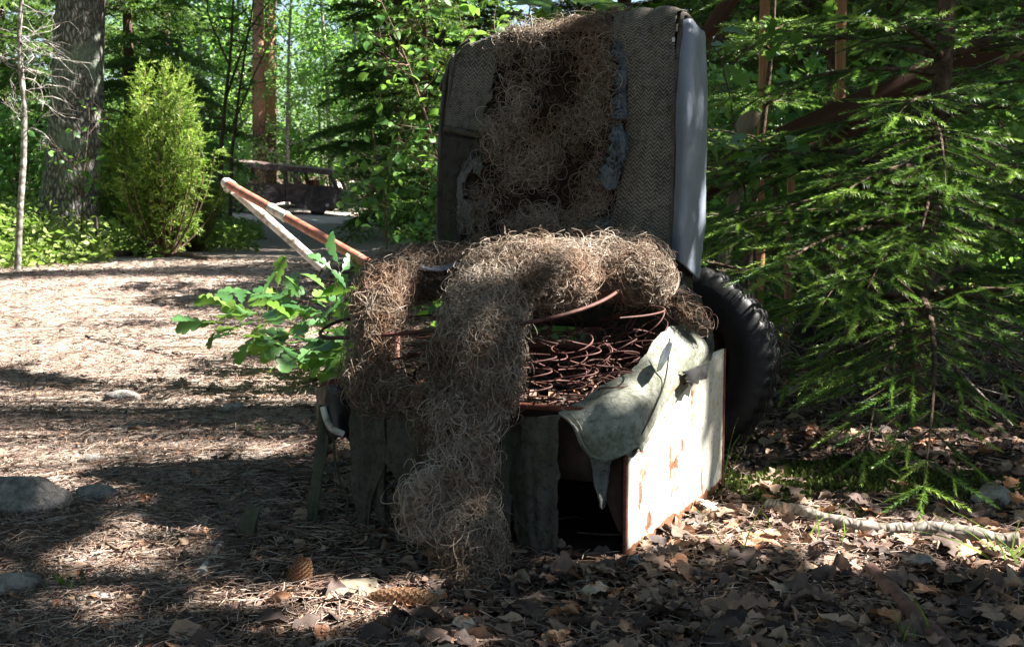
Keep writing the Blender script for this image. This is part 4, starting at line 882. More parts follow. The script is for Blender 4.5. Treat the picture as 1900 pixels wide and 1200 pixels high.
patch(cu, [prof, prof + [.012, .03, .006]], 40, 8, .002, wr=.001); part("curled_end", cu, 'cream')
tl = [[(1092, 848), (1112, 850), (1137, 850)], [(1098, 885), (1112, 888), (1130, 884)], [(1104, 912), (1114, 915), (1124, 910)], [(1110, 942), (1113, 944), (1117, 938)]]
part("vinyl_tail", patch(Acc(), [[F(x_, y_, -.03 + .012 * j) for j, (x_, y_) in enumerate(row)] for row in tl], 20, 40, .003, (0, .0, .1, .1), .003, 15), 'felt')
sl_ = [[(1240, 634), (1247, 636)], [(1226, 658), (1240, 662)], [(1218, 690), (1227, 684)]]
part("blue_gap", patch(Acc(), [[FT(x_, y_, -.019) for x_, y_ in row] for row in sl_], 8, 14, .001, wr=0), 'bluefelt')
rw = Acc()
for q, rr in (([(1208, 548), (1240, 556), (1268, 568), (1292, 590), (1306, 615)], .013), ([(1262, 552), (1285, 556), (1298, 575)], .010), ([(1296, 590), (1314, 625), (1312, 660), (1300, 690)], .009), ([(1228, 520), (1246, 535), (1262, 552)], .006)):
    pth = cr1(np.array([P(a_, b_, 2.36 - .03 * i) for i, (a_, b_) in enumerate(q)]), 40); rw.tube(pth, rr * (1 + .35 * noise3(pth * 60, 4)), 9)
V_ = rw.V
for i, v_ in enumerate(V_): rw.V[i] = v_ + unit(rng.normal(size=v_.shape)) * .0012 + (noise3(v_ * 70, 2) * .003)[:, None]
part("torn_hem", rw, 'shagcloth', label="frayed grey roll of torn upholstery at the right corner")
hg = [[(1262, 690), (1290, 680), (1314, 672)], [(1268, 706), (1290, 700), (1312, 690)], [(1272, 718), (1290, 716), (1306, 708)]]
part("hanging_shred", patch(Acc(), [[FT(x_, y_, -.022) for x_, y_ in row] for row in hg], 30, 20, .002, (0, .35, .1, .1), .005, 21, rf=9), 'darkleather')
# ---- hanging rags on the front
def rag(rows, s_, mat='rag', seed=1, lab=None, bulge=.012, n=24, rg=(0, .08, .06, .06), nm="hanging_rag"):
    g_ = [[F(x_, y_, s_ - bulge * math.sin(math.pi * (j + .4) / len(row)) - .004 * i) for j, (x_, y_) in enumerate(row)] for i, row in enumerate(rows)]
    part(nm, patch(Acc(), g_, n, n * 2, .002, rg, .005, seed, fold=.008, rf=24), mat, label=lab)
rag([[(655, 748), (685, 750), (718, 752)], [(654, 850), (688, 850), (720, 850)], [(656, 935), (676, 932), (694, 925)], [(664, 1008), (674, 1010), (684, 1000)]], -.012, seed=31)
rag([[(712, 752), (750, 755), (800, 755)], [(716, 845), (750, 850), (790, 850)], [(740, 895), (762, 900), (784, 900)], [(742, 955), (755, 960), (768, 940)]], -.018, seed=32)
rag([[(694, 840), (708, 842), (722, 842)], [(697, 900), (706, 902), (716, 900)], [(702, 955), (712, 957), (720, 955)], [(712, 1000), (718, 1004), (724, 998)]], -.006, seed=33, n=12)
rag([[(940, 768), (985, 772), (1042, 768)], [(925, 870), (985, 870), (1040, 870)], [(945, 950), (990, 955), (1041, 955)], [(962, 1010), (1000, 1018), (1038, 1012)], [(1002, 1046), (1014, 1052), (1028, 1036)]], -.014, seed=34, n=36)
rag([[(900, 790), (930, 790), (960, 785)], [(905, 880), (925, 885), (962, 880)], [(915, 950), (935, 955), (950, 940)], [(930, 1010), (940, 1015), (948, 1000)]], -.006, seed=35)
rag([[(598, 752), (606, 750), (616, 756)], [(590, 830), (598, 828), (608, 832)], [(576, 905), (588, 905), (599, 908)], [(567, 962), (576, 968), (590, 972)]], -.02, 'stub', 36, "stiff pale strip hanging at the left front corner", .004, 12, (0, .04, .03, .03), "hanging_strip")
dl = [[(592, 722), (612, 712), (640, 722), (662, 745)], [(590, 765), (612, 748), (640, 760), (664, 790)], [(598, 800), (618, 790), (640, 800), (660, 818)], [(612, 828), (628, 815), (642, 815), (655, 826)]]
part("leather_scrap", patch(Acc(), [[F(x_, y_, [-.01, -.035, -.02, .01][j]) for j, (x_, y_) in enumerate(row)] for row in dl], 36, 36, .004, (.03, .08, .03, .03), .004, 41), 'darkleather')
hk = Acc(); hk.tube(cr1(np.array([F(599, 754, -.045), F(604, 772, -.045), F(614, 792, -.045), (F(636, 806, -.03))]), 20), np.linspace(.0058, .007, 20), 10); part("bent_tube", hk, 'palepipe')
ww = Acc(); ww.tube(cr1(np.array([F(620, 790, -.04), F(620, 840, -.035), F(630, 890, -.03), F(645, 925, -.03), F(642, 965, -.03)]), 30), .0024, 5); part("loose_wire", ww, 'stub')
# ---- scraps lying in the stuffing
sc_ = [[(776, 494), (810, 497), (848, 486)], [(782, 500), (815, 505), (852, 492)]]
part("cloth_scrap", patch(Acc(), [[P(x_, y_, 2.30 - .02 * i) for x_, y_ in row] for i, row in enumerate(sc_)], 20, 8, .003, wr=.003), 'vinyl')
part("paper_tag", patch(Acc(), [[P(838, 461, 2.38), P(859, 465, 2.38)], [P(838, 479, 2.37), P(860, 474, 2.37)]], 6, 6, .001, wr=.0008), 'paper')
part("paper_tag", patch(Acc(), [[P(823, 472, 2.37), P(833, 467, 2.38)], [P(826, 484, 2.36), P(836, 483, 2.37)]], 6, 6, .001, wr=.0008), 'paper')

# ================================================================== HORSEHAIR
def fibres(n, seeds, dirs, sdf, M_=18, step=.0046, rcurl=(.008, .045), rad=(.0004, .0009), pull=.28, off=(-.006, .006), wild=.08):
    d = unit(dirs + rng.normal(size=dirs.shape) * .5); p = seeds.copy(); ax = unit(np.cross(d, rng.normal(size=d.shape)))
    k = step / rng.uniform(*rcurl, n); tgt = rng.uniform(*off, n) + .010 * noise3(seeds * 15, 9) + .007 * noise3(seeds * 40, 10) + np.where(rng.random(n) < wild, rng.uniform(0, .018, n), 0); out = [p.copy()]
    st_ = step * rng.uniform(.6, 1.25, n)
    for i in range(M_ - 1):
        ck, sk = np.cos(k)[:, None], np.sin(k)[:, None]; d = unit(d * ck + np.cross(ax, d) * sk); ax = unit(ax + rng.normal(size=ax.shape) * .16); ax = unit(ax - d * (ax * d).sum(1, keepdims=True))
        p = p + d * st_[:, None]; dist, gr = sdf(p); p = p - gr * ((dist - tgt) * pull)[:, None]; out.append(p.copy())
    Pt = np.stack(out, 1); rr = rng.uniform(*rad, n)[:, None] * np.linspace(1, .55, M_)[None]
    return Pt, rr
def blob_sdf(C, R):
    def f(p):
        dv = p[:, None] - C[None]; L = np.linalg.norm(dv, axis=2); q = L - R[None]; m0 = q.min(1, keepdims=True); e = np.exp(-(q - m0) * 75.0); sm = e.sum(1, keepdims=True); wt = e / sm
        return m0[:, 0] - np.log(sm[:, 0]) / 75.0 + .004, (wt[:, :, None] * dv / np.maximum(L, 1e-6)[:, :, None]).sum(1)
    return f
def blob_mass(spec, n, **kw):
    """spec: list of (px,py,radius_px,Y)"""
    C = []; R = []
    for i in range(len(spec) - 1):
        a_, b_ = np.array(spec[i], float), np.array(spec[i + 1], float)
        if a_[2] < 0 or b_[2] < 0: continue
        for k in np.linspace(0, 1, 4)[:-1]: c = a_ + (b_ - a_) * k; rj = c[2] * .80 * rng.uniform(.66, 1.08); C.append(P(c[0], c[1], c[3]) + rng.normal(size=3) * .22 * c[2] * c[3] / FPX); R.append(rj * c[3] / FPX)
    l = spec[-1]; C.append(P(l[0], l[1], l[3])); R.append(.8 * l[2] * l[3] / FPX); C = np.array(C); R = np.array(R)
    f = blob_sdf(C, R); w_ = R ** 2 / (R ** 2).sum(); idx = rng.choice(len(C), n * 2, p=w_); e = unit(rng.normal(size=(n * 2, 3))); p = C[idx] + e * R[idx, None]
    dist, g_ = f(p); k = np.nonzero(dist > -.022)[0][:n]; p = p[k]; g_ = g_[k]; dirs = np.cross(g_, rng.normal(size=g_.shape))
    return p, dirs, f, C, R
def ico():
    t = (1 + 5 ** .5) / 2; V = unit(np.array([[-1, t, 0], [1, t, 0], [-1, -t, 0], [1, -t, 0], [0, -1, t], [0, 1, t], [0, -1, -t], [0, 1, -t], [t, 0, -1], [t, 0, 1], [-t, 0, -1], [-t, 0, 1]]))
    T = [[0, 11, 5], [0, 5, 1], [0, 1, 7], [0, 7, 10], [0, 10, 11], [1, 5, 9], [5, 11, 4], [11, 10, 2], [10, 7, 6], [7, 1, 8], [3, 9, 4], [3, 4, 2], [3, 2, 6], [3, 6, 8], [3, 8, 9], [4, 9, 5], [2, 4, 11], [6, 2, 10], [8, 6, 7], [9, 8, 1]]
    V = list(map(tuple, V))
    for _ in range(2):
        c = {}; T2 = []
        def m_(a, b):
            k = (min(a, b), max(a, b))
            if k not in c: v = unit(np.array(V[a]) + np.array(V[b])); V.append(tuple(v)); c[k] = len(V) - 1
            return c[k]
        for a, b, d in T: x, y, z = m_(a, b), m_(b, d), m_(d, a); T2 += [[a, x, z], [b, y, x], [d, z, y], [x, y, z]]
        T = T2
    return np.array(V), np.array(T)
ICO = ico()
def lump(acc, c, r_, seed=0, amp=.2, sq=(1, 1, 1), fr=2.5, tint=.5, mi=0):
    V = ICO[0] * (1 + amp * fbm(ICO[0] * fr + seed * 7.1, seed, 3))[:, None] * r_ * np.array(sq); acc.add(V + c, T=ICO[1], tint=tint, mi=mi); return acc
def hairmass(name, spec, n, lab, tb=.5, tv=.30, core=.66, flow=None, **kw):
    p, dirs, f, C, R = blob_mass(spec, n); a = Acc()
    if flow is not None: dirs = unit(dirs) + np.array(flow)
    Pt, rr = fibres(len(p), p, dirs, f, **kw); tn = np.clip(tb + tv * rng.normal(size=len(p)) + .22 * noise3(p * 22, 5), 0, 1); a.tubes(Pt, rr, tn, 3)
    if core:
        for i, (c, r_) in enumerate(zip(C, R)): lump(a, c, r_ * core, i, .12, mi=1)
    o = a.build(name, [M['hair'], M['haircore']], seat); o["label"] = lab; return o
# roll across the seat, right lobe to the middle
hairmass("stuffing", [(1192, 508, 40, 2.24), (1186, 486, 36, 2.30), (1150, 486, 36, 2.30), (1100, 494, 38, 2.26), (1050, 500, 42, 2.20), (1000, 512, 46, 2.16), (950, 520, 48, 2.15), (905, 524, 46, 2.15)], 10500, "thick roll of curled brown horsehair across the seat", .50, wild=.2, off=(-.008, .012))
# back shelf under the backrest
hairmass("stuffing", [(880, 500, 34, 2.32), (830, 504, 34, 2.34), (780, 504, 36, 2.34), (740, 508, 38, 2.32), (708, 526, 38, 2.28)], 4200, "flat matted horsehair along the foot of the backrest", .35)
# left lobe
hairmass("stuffing", [(728, 516, 28, 2.26), (706, 545, 38, 2.22), (698, 600, 36, 2.20), (696, 650, 34, 2.20), (684, 695, 26, 2.20), (664, 718, 18, 2.20), (700, 738, 22, 2.17), (745, 744, 22, 2.15), (790, 745, 26, 2.12)], 4300, "drooping left lobe of horsehair at the left arm side", .40, wild=.1)
# hanging column
hairmass("stuffing", [(905, 530, 56, 2.12), (908, 575, 62, 2.08), (905, 630, 64, 2.05), (895, 690, 66, 2.04), (882, 750, 62, 2.03), (862, 810, 48, 2.03), (855, 860, 42, 2.01), (850, 920, 50, 1.99), (858, 980, 54, 1.96), (868, 1035, 54, 1.93), (880, 1080, 48, 1.90)], 13500, "long curtain of curled horsehair hanging from the seat to the ground", .56, wild=.2, off=(-.010, .012), flow=(0, 0, -1.0))
hairmass("stuffing", [(838, 640, 26, 2.06), (826, 700, 32, 2.06), (824, 760, 34, 2.05), (822, 830, 28, 2.03)], 2400, "shaded side of the hanging horsehair curtain", .3)  # fibres tinted darker than the curtain, its shade put into the colour
hairmass("stuffing", [(800, 900, 26, 1.97), (790, 940, 32, 1.96), (796, 980, 24, 1.95)], 620, "loose pale curls sticking out of the hanging curtain", .8, core=0, rcurl=(.011, .026), off=(-.012, .012), wild=.2)
hairmass("stuffing", [(885, 1100, 42, 1.87), (870, 1120, 32, 1.85), (905, 1115, 36, 1.85)], 1500, "frizzy end of the curtain lying on the needles", .35, core=.5)
hairmass("stuffing", [(1225, 552, 12, 2.33), (1262, 566, 12, 2.30), (1290, 588, 11, 2.26), (1306, 606, 8, 2.24)], 260, "grey fuzz clinging to the torn roll at the right corner", .25, core=0)
# centre of the backrest: flat pad, thin and torn
def padf(p):
    q = (p - C0) @ SA - .393; return -q, np.broadcast_to(-SA, p.shape)
def inpad(n):
    pts = []; 
    while sum(map(len, pts)) < n:
        x_ = rng.uniform(880, 1160, n); y_ = rng.uniform(36, 470, n)
        lo = np.interp(y_, [36, 75, 150, 250, 300, 360, 470], [935, 930, 925, 908, 900, 880, 868]); hi = np.interp(y_, [36, 60, 110, 200, 300, 400, 470], [1128, 1135, 1150, 1152, 1145, 1120, 1085]); tp = np.interp(x_, [930, 1130], [60, 38])
        k = (x_ > lo) & (x_ < hi) & (y_ > tp); pts.append(np.stack([x_[k], y_[k]], 1))
    return np.concatenate(pts)[:n]
px_ = inpad(7000); pp3 = np.array([F(a_, b_, .394) for a_, b_ in px_]); dn = noise3(np.stack([px_[:, 0] / 46, px_[:, 1] / 46, 0 * px_[:, 0]], 1), 11)
kk = (dn + .8 * rng.random(len(pp3)) > .12); pp3 = pp3[kk]; dn = dn[kk]
pp3 = pp3 - SA * (rng.uniform(-.006, .008, len(pp3)) + .010 * np.maximum(dn, 0))[:, None]
Pt, rr = fibres(len(pp3), pp3, np.cross(np.broadcast_to(SA, pp3.shape), rng.normal(size=pp3.shape)), padf, off=(-.006, .015), pull=.16, rcurl=(.008, .024))
a = Acc(); a.tubes(Pt, rr, np.clip(.52 + .26 * rng.normal(size=len(pp3)) + .3 * dn, 0, 1), 3)
ctr = [[F(x0 + (x1 - x0) * f, y_, .400 - .004) for f in (0, .33, .66, 1)] for y_, x0, x1 in ((60, 930, 1140), (150, 922, 1158), (250, 904, 1160), (350, 880, 1150), (470, 862, 1110))]
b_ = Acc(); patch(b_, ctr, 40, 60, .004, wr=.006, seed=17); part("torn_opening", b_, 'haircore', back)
part("stuffing", a, 'hair', back, "flattened tangle of horsehair filling the torn middle of the backrest")
# hair along the top edge of the backrest
n_ = 3000; tt = rng.uniform(.19, .445, n_); ph = rng.uniform(-.3, 2.9, n_); c3 = C0 + SA * .44 + SB * tt[:, None] + UP * (ztop(tt) - .028)[:, None]
dirv = -SA * np.cos(ph)[:, None] + UP * np.sin(ph)[:, None]; p3 = c3 + dirv * .037
def topf(p):
    q = p - C0; s_ = q @ SA - .44; z_ = q[:, 2] - (ztop(q @ SB) - .028); L = np.hypot(s_, z_); g_ = (SA * s_[:, None] + UP * z_[:, None]) / np.maximum(L, 1e-6)[:, None]; return L - .037, g_
Pt, rr = fibres(n_, p3, np.cross(dirv, rng.normal(size=dirv.shape)), topf, off=(-.006, .012), wild=.15); a = Acc(); a.tubes(Pt, rr, np.clip(.5 + .25 * rng.normal(size=n_), 0, 1), 3)
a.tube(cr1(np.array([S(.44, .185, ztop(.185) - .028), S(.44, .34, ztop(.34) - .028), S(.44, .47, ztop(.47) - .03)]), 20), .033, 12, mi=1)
o = a.build("stuffing", [M['hair'], M['haircore']], back); o["label"] = "reddish brown horsehair along the top edge of the backrest"
# hair by the torn corner and in the pan
hairmass("stuffing", [(1212, 470, 22, 2.30), (1222, 505, 20, 2.30), (1216, 535, 16, 2.28)], 700, "greyish horsehair against the right edge of the backrest", .65, core=.6)

# ================================================================== TYRES
def tyre(c, nrm, R, Wd, label, seed=0, rin=.55):
    o = root("tyre_casing", (c[0], c[1], 0), label, "tyre", "old tyres beside the seat"); nrm = unit(nrm); e1 = unit(np.cross(nrm, [0, 0, 1.0])); e2 = np.cross(e1, nrm); n = 180
    prof = [(-.30, rin), (-.42, rin + .02), (-.49, .68), (-.5, .80), (-.46, .92), (-.40, .985), (-.33, 1.0), (-.30, .965), (-.27, 1.0), (-.12, 1.01), (-.10, .97), (-.07, 1.01), (.07, 1.01), (.10, .97), (.12, 1.01), (.27, 1.0), (.30, .965), (.33, 1.0), (.40, .985), (.46, .92), (.5, .80), (.49, .68), (.42, rin + .02), (.30, rin), (.38, .72), (.42, .85), (.30, .93), (-.30, .93), (-.42, .85), (-.38, .72)]
    pr_ = np.array(prof); th = np.linspace(0, 2 * np.pi, n, endpoint=False); m = len(pr_)
    rad = np.broadcast_to(pr_[:, 1][None] * R, (n, m)).copy(); blk = (np.arange(n) % 4 == 0)[:, None] & (pr_[:, 1][None] > .98) & (np.arange(m)[None] < 20); rad[blk] *= .972
    V = c + (pr_[:, 0] * Wd)[None, :, None] * nrm + rad[..., None] * (np.cos(th)[:, None, None] * e1 + np.sin(th)[:, None, None] * e2)
    i = np.arange(n)[:, None]; j = np.arange(m)[None]; i2 = (i + 1) % n; j2 = (j + 1) % m
    a = Acc(); a.add(V, np.stack([i * m + j, i2 * m + j, i2 * m + j2, i * m + j2], -1).reshape(-1, 4)); a.build("tread_and_sidewall", M['rubber'], o)
    d_ = Acc(); c2 = c + nrm * Wd * .1; pr2 = [(.0, .0), (.12, .0), (.12, .2), (.05, .26), (.0, .40), (.12, .50), (.2, .56)]
    V = np.array([[c2 - nrm * h_ * Wd + (e1 * math.cos(t_) + e2 * math.sin(t_)) * q_ * R for h_, q_ in pr2] for t_ in th[::4]]); m2 = len(pr2); n2 = len(V); i = np.arange(n2)[:, None]; j = np.arange(m2 - 1)[None]; i2 = (i + 1) % n2
    d_.add(V, np.stack([i * m2 + j, i2 * m2 + j, i2 * m2 + j + 1, i * m2 + j + 1], -1).reshape(-1, 4)); d_.build("added_dark_disc", M['shadedmetal'], o)  # disc added to keep the tyre hole as dark as its shade
tyre(S(.84, .20, .212) , [-.36, -.92, .10], .225, .15, "worn black tyre standing upright behind the seat base")
tyre(P(1590, 640, 4.1), [-.5, -.85, .1], .22, .12, "second old tyre half hidden among the dead branches behind the spruce")
# ================================================================== TIMBER FRAME
def timber():
    Yd = 4.7; o = root("timber_frame", tuple(gp(1500, Yd)), "old timber frame with orange posts and a dark sloping plank behind the spruce", "timber frame")
    def post(pts, wd, nm, mat, Y0=Yd, dp=None, ext=True):
        a_ = Acc(); p0 = P(pts[0][0], pts[0][1], Y0); p1 = P(pts[1][0], pts[1][1], Y0); w_ = wd * Y0 / FPX; ax = unit(p1 - p0); sd = unit(np.cross(ax, [0, 1, 0])); fd = np.cross(ax, sd); L = np.linalg.norm(p1 - p0)
        V = []; nn = 16
        for k in range(nn):
            c = p0 + ax * L * k / (nn - 1) + sd * .002 * math.sin(k * 1.3)
            for e, f_ in ((-1, -1), (1, -1), (1, 1), (-1, 1)): V.append(c + sd * e * w_ / 2 + fd * f_ * (dp or w_) / 2)
        V = np.array(V); uv = np.stack([(V - p0) @ sd, (V - p0) @ fd, (V - p0) @ ax], 1)
        if mat == 'darkwood': uv = uv[:, [2, 0, 1]]
        Q = [[k * 4 + e, k * 4 + (e + 1) % 4, k * 4 + 4 + (e + 1) % 4, k * 4 + 4 + e] for k in range(nn - 1) for e in range(4)] + [[0, 3, 2, 1], [nn * 4 - 4, nn * 4 - 3, nn * 4 - 2, nn * 4 - 1]]
        a_.add(V, Q, uv=uv); a_.build(nm, M[mat], o, smooth=False)
    post([(1566, -160), (1546, 660)], 16, "post", 'warmwood'); post([(1424, -160), (1404, 690)], 16, "post", 'warmwood', Yd + .25)
    post([(1395, 205), (1340, 350)], 34, "board", 'greywood', Yd - .05, .02)
    post([(1150, 402), (1990, 14)], 50, "plank", 'darkwood', Yd - .1, .03); post([(1150, 432), (1990, 60)], 22, "plank", 'darkwood', Yd - .02, .05)
    post([(1290, 90), (1400, -60)], 26, "brace", 'darkwood', Yd + .1, .03)
    post([(1468, 320), (1458, 640)], 12, "post", 'warmwood', Yd + .1); post([(1440, 330), (1432, 520)], 9, "post", 'darkwood', Yd - .1); post([(1370, 330), (1330, 560)], 22, "board", 'greywood', Yd + .05, .02)
    post([(1400, 310), (1430, 318)], 30, "block", 'warmwood', Yd, .05)
timber()
# ================================================================== NEAR SPRUCES
def near_spruce(base, H, r0, Lmax, z0, whorls, sl, tms, seed, label, per=6, dens=.95, lean=(.03, .02), cap=None, extra=(), young=.2, thin=.1):
    tr, cr = spruce(seed, H, r0, Lmax, z0, whorls, sl, tms, dens, young, lean, cap, per, thin)
    if extra:
        A = [[], [], [], []]; r = np.random.default_rng(seed + 1)
        for z, az, L, rise, droop in extra:
            o = spruce_shoots(r, np.array([lean[0] * z, lean[1] * z, z]), az, L, rise, droop, sl, dens, tr, .003 + .009 * L, young)
            for a_, b_ in zip(A, o): a_ += b_
        stamp_shoots(cr, tms, *A)
    o = root("young_spruce", (0, 0, 0), label, "spruce"); tr.build("trunk", M['sprucebark'], o); cr.build("crown", M['needle'], o); o.location = tuple(base)
def capn(az, z, L):
    # boughs on the seat side are short and broken off close to the seat
    toward = math.cos(az - math.radians(205))
    if toward > .5: L = min(L, .62 if z > .35 else .45)
    if z > 1.1: L = L * .9
    return L
near_spruce(gp(1692, 3.15), 2.7, .030, 1.0, .22, 15, .095, SH_HI, 101, "near young spruce with a slim scaly stem and bright shoot tips right of the seat", cap=capn, per=6, dens=1.15, young=.42, thin=.2, lean=(.06, .03),
            extra=[(.58, math.radians(255), .7, .14, .28), (.50, math.radians(225), .8, .15, .24), (.34, math.radians(-100), .95, .0, .30), (.30, math.radians(-118), .80, -.05, .22), (.62, math.radians(185), .62, .05, .22), (.66, math.radians(172), .66, .1, .2), (.60, math.radians(214), .62, .12, .25), (.16, math.radians(196), .66, .06, .12), (.50, math.radians(240), .72, .1, .3), (.9, math.radians(200), .6, .1, .25), (.75, math.radians(255), .7, .1, .3)])
near_spruce(gp(1985, 3.7), 2.2, .035, 1.05, .3, 12, .10, SH_MID, 102, "young spruce at the right edge, its boughs drooping into the picture", per=5)
near_spruce(gp(1530, 5.3), 2.6, .03, .95, .3, 12, .11, SH_MID, 103, "shaded young spruce behind the timber posts", per=5, thin=.15)
near_spruce(gp(1395, 4.0), 1.35, .015, .5, .12, 9, .075, SH_MID, 104, "small spruce sapling beside the black tyre", per=5, young=.35)
# ================================================================== BROADLEAVED SAPLINGS
r = np.random.default_rng(2)
b0 = gp(603, 4.0)
sapling("oak_sapling", "bright lobed oak sapling in the sun left of the seat", "sapling", [[b0, P(610, 600, 4.0), P(625, 540, 4.0), P(630, 500, 4.0)], [P(606, 620, 4.0), P(560, 600, 3.9), P(500, 590, 3.85), P(450, 575, 3.8), P(425, 560, 3.8)], [P(608, 640, 4.0), P(540, 620, 3.75), P(470, 608, 3.7), P(400, 600, 3.65)],
        [P(612, 600, 4.0), P(570, 560, 4.05), P(520, 545, 4.1), P(500, 550, 4.1)], [P(605, 650, 4.0), P(560, 640, 3.7), P(520, 640, 3.6), P(480, 632, 3.6)], [P(610, 640, 4.0), P(640, 630, 3.8), P(660, 620, 3.7)], [P(615, 590, 4.0), P(650, 560, 4.0), P(680, 540, 4.0)], [P(605, 655, 4.0), P(630, 665, 3.7), P(650, 670, 3.6)]],
        OAK, 'oakleaf', 19, .115, 51, r0=.005, spread=.05, up=.9)
sapling("oak_sapling", "oak sapling with lit lobed leaves beside the right shoulder of the backrest", "sapling", [[gp(1420, 3.35), P(1400, 500, 3.35), P(1370, 250, 3.3), P(1340, 110, 3.25), P(1300, 55, 3.2)], [P(1350, 130, 3.25), P(1420, 62, 3.2), P(1500, 46, 3.2), P(1550, 40, 3.2)], [P(1385, 330, 3.3), P(1340, 272, 3.2), P(1300, 255, 3.15)], [P(1385, 330, 3.3), P(1420, 282, 3.2), P(1470, 275, 3.2)]],
        OAK, 'oakleaf', 15, .085, 52, r0=.005, spread=.04, up=1.0, tintr=(.3, 1))
sapling("maple_sapling", "maple sapling whose broad backlit leaves show over the top of the backrest", "sapling", [[gp(1130, 3.4), P(1125, 400, 3.4), P(1120, 120, 3.35), P(1110, 20, 3.3), P(1100, -60, 3.3)], [P(1115, 40, 3.3), P(1060, 12, 3.2), P(1010, 5, 3.15)], [P(1115, 30, 3.3), P(1180, 8, 3.2), P(1225, -5, 3.2)]],
        MAPLE, 'mapleleaf', 14, .13, 53, r0=.006, spread=.06, up=1.2, tintr=(.4, 1))
sapling("maple_sapling", "maple sapling with yellow green leaves low at the right edge", "sapling", [[gp(1800, 4.3), P(1800, 450, 4.3), P(1795, 320, 4.3)], [P(1800, 400, 4.3), P(1850, 345, 4.2), P(1880, 340, 4.2)], [P(1800, 420, 4.3), P(1760, 330, 4.3), P(1740, 300, 4.3)]],
        MAPLE, 'mapleleaf', 9, .13, 54, r0=.006, spread=.08, up=.6, tintr=(.5, 1))
def alder(px, Yd, tops, label, n, ls, seed, tintr=(.2, 1)):
    b = gp(px, Yd); stems = [[b] + [P(x_, y_, Yd) for x_, y_ in tops[0]]] + [[P(*q0, Yd)] + [P(x_, y_, Yd - .15) for x_, y_ in rest] for q0, *rest in tops[1:]]
    return sapling("broadleaf_sapling", label, "sapling", stems, LEAF, 'birchleaf', int(n * 3.2), ls * .72, seed, r0=.009, spread=.09, up=.5, tintr=tintr, extra_twigs=9)
alder(835, 5.6, [[(825, 380), (800, 250), (760, 120), (715, 20), (700, -60)], [(812, 300), (850, 220), (870, 150)], [(780, 180), (830, 110), (880, 60)], [(760, 120), (720, 120), (700, 60)], [(745, 90), (780, 30), (820, -20)], [(822, 350), (780, 300), (730, 250)], [(815, 320), (860, 300), (900, 280)]],
      "light green leafy sapling left of the backrest", 13, .085, 61)
alder(720, 7.0, [[(715, 380), (700, 300), (690, 240)], [(712, 360), (660, 330), (640, 320)], [(705, 320), (750, 290), (780, 280)], [(715, 380), (680, 370), (650, 360)]], "low broadleaved sapling beside the far bend of the path", 10, .10, 62)
alder(150, 10.4, [[(150, 360), (160, 280), (165, 200)], [(152, 330), (110, 280), (90, 250)], [(158, 300), (190, 260), (200, 200)], [(152, 350), (180, 330), (200, 310)]], "sapling with scattered leaves in front of the thick grey trunk", 8, .10, 63)
alder(960, 6.2, [[(960, 300), (970, 100), (990, -20), (1000, -80)], [(965, 150), (920, 60), (900, 20)], [(968, 120), (1020, 30), (1050, -10)], [(975, 60), (940, 0), (920, -40)]], "leafy sapling showing above the torn top of the backrest", 10, .08, 64, (.1, .8))
alder(1260, 5.2, [[(1265, 300), (1290, 150), (1320, 80), (1340, 0)], [(1280, 200), (1330, 160), (1360, 150)], [(1300, 120), (1340, 40), (1400, 10)], [(1270, 260), (1320, 240), (1350, 230)]], "sapling between the right side of the backrest and the posts", 9, .07, 65, (.1, .9))
# ================================================================== FOREST FLOOR
def frame_pts(n, y0, y1, pw=1.0, margin=.25, xlo=None, xhi=None):
    """random ground points inside the wedge the photograph could see, density falling with distance"""
    r = rng.random(n); y = y0 * (y1 / y0) ** (r ** pw); hw = y * .42 + margin; x = rng.uniform(-1, 1, n) * hw
    return x, y
def near_seat(x, y):
    d = np.stack([x, y], 1) - C0[:2]; s = d @ SA[:2]; t = d @ SB[:2]; return (s > .0) & (s < .53) & (t > 0) & (t < .45)
def litter(n, y0, y1, kind, sz, name, lab, mat, keepf, tiltk=.35, hgt=.006):
    x, y = frame_pts(n, y0, y1); k = keepf(x, y) & ~near_seat(x, y); x, y = x[k], y[k]; n = len(x); a = Acc(); r = rng
    nr = unit(r.normal(size=(n, 3)) * tiltk + [0, 0, 1]); d = unit(np.cross(nr, r.normal(size=(n, 3)))); z = gz(x, y) + r.uniform(.001, hgt, n) + .004
    s_ = sz * r.uniform(.5, 1.25, n); tn = np.clip(r.random(n) ** 1.2, 0, 1); idx = r.integers(0, len(kind), n)
    for q, tm in enumerate(kind):
        m = idx == q
        a.stamp(tm, np.stack([x, y, z], 1)[m] - d[m] * s_[m, None] * .5, d[m], nr[m], s_[m], tn[m])
    return tag(a.build(name, M[mat]), lab, "leaf litter", kind="stuff")
OAKC = (OAK[0] * [1, 1, 1] + np.stack([0 * OAK[0][:, 0], .5 * np.abs(OAK[0][:, 2]) ** 1.3 + .08 * np.sin(OAK[0][:, 0] * 7), 0 * OAK[0][:, 0]], 1), OAK[1])
LEAFC = (LEAF[0] + np.stack([0 * LEAF[0][:, 0], .35 * np.abs(LEAF[0][:, 2]) + .1 * np.sin(LEAF[0][:, 0] * 6 + 1), 0 * LEAF[0][:, 0]], 1), LEAF[1])
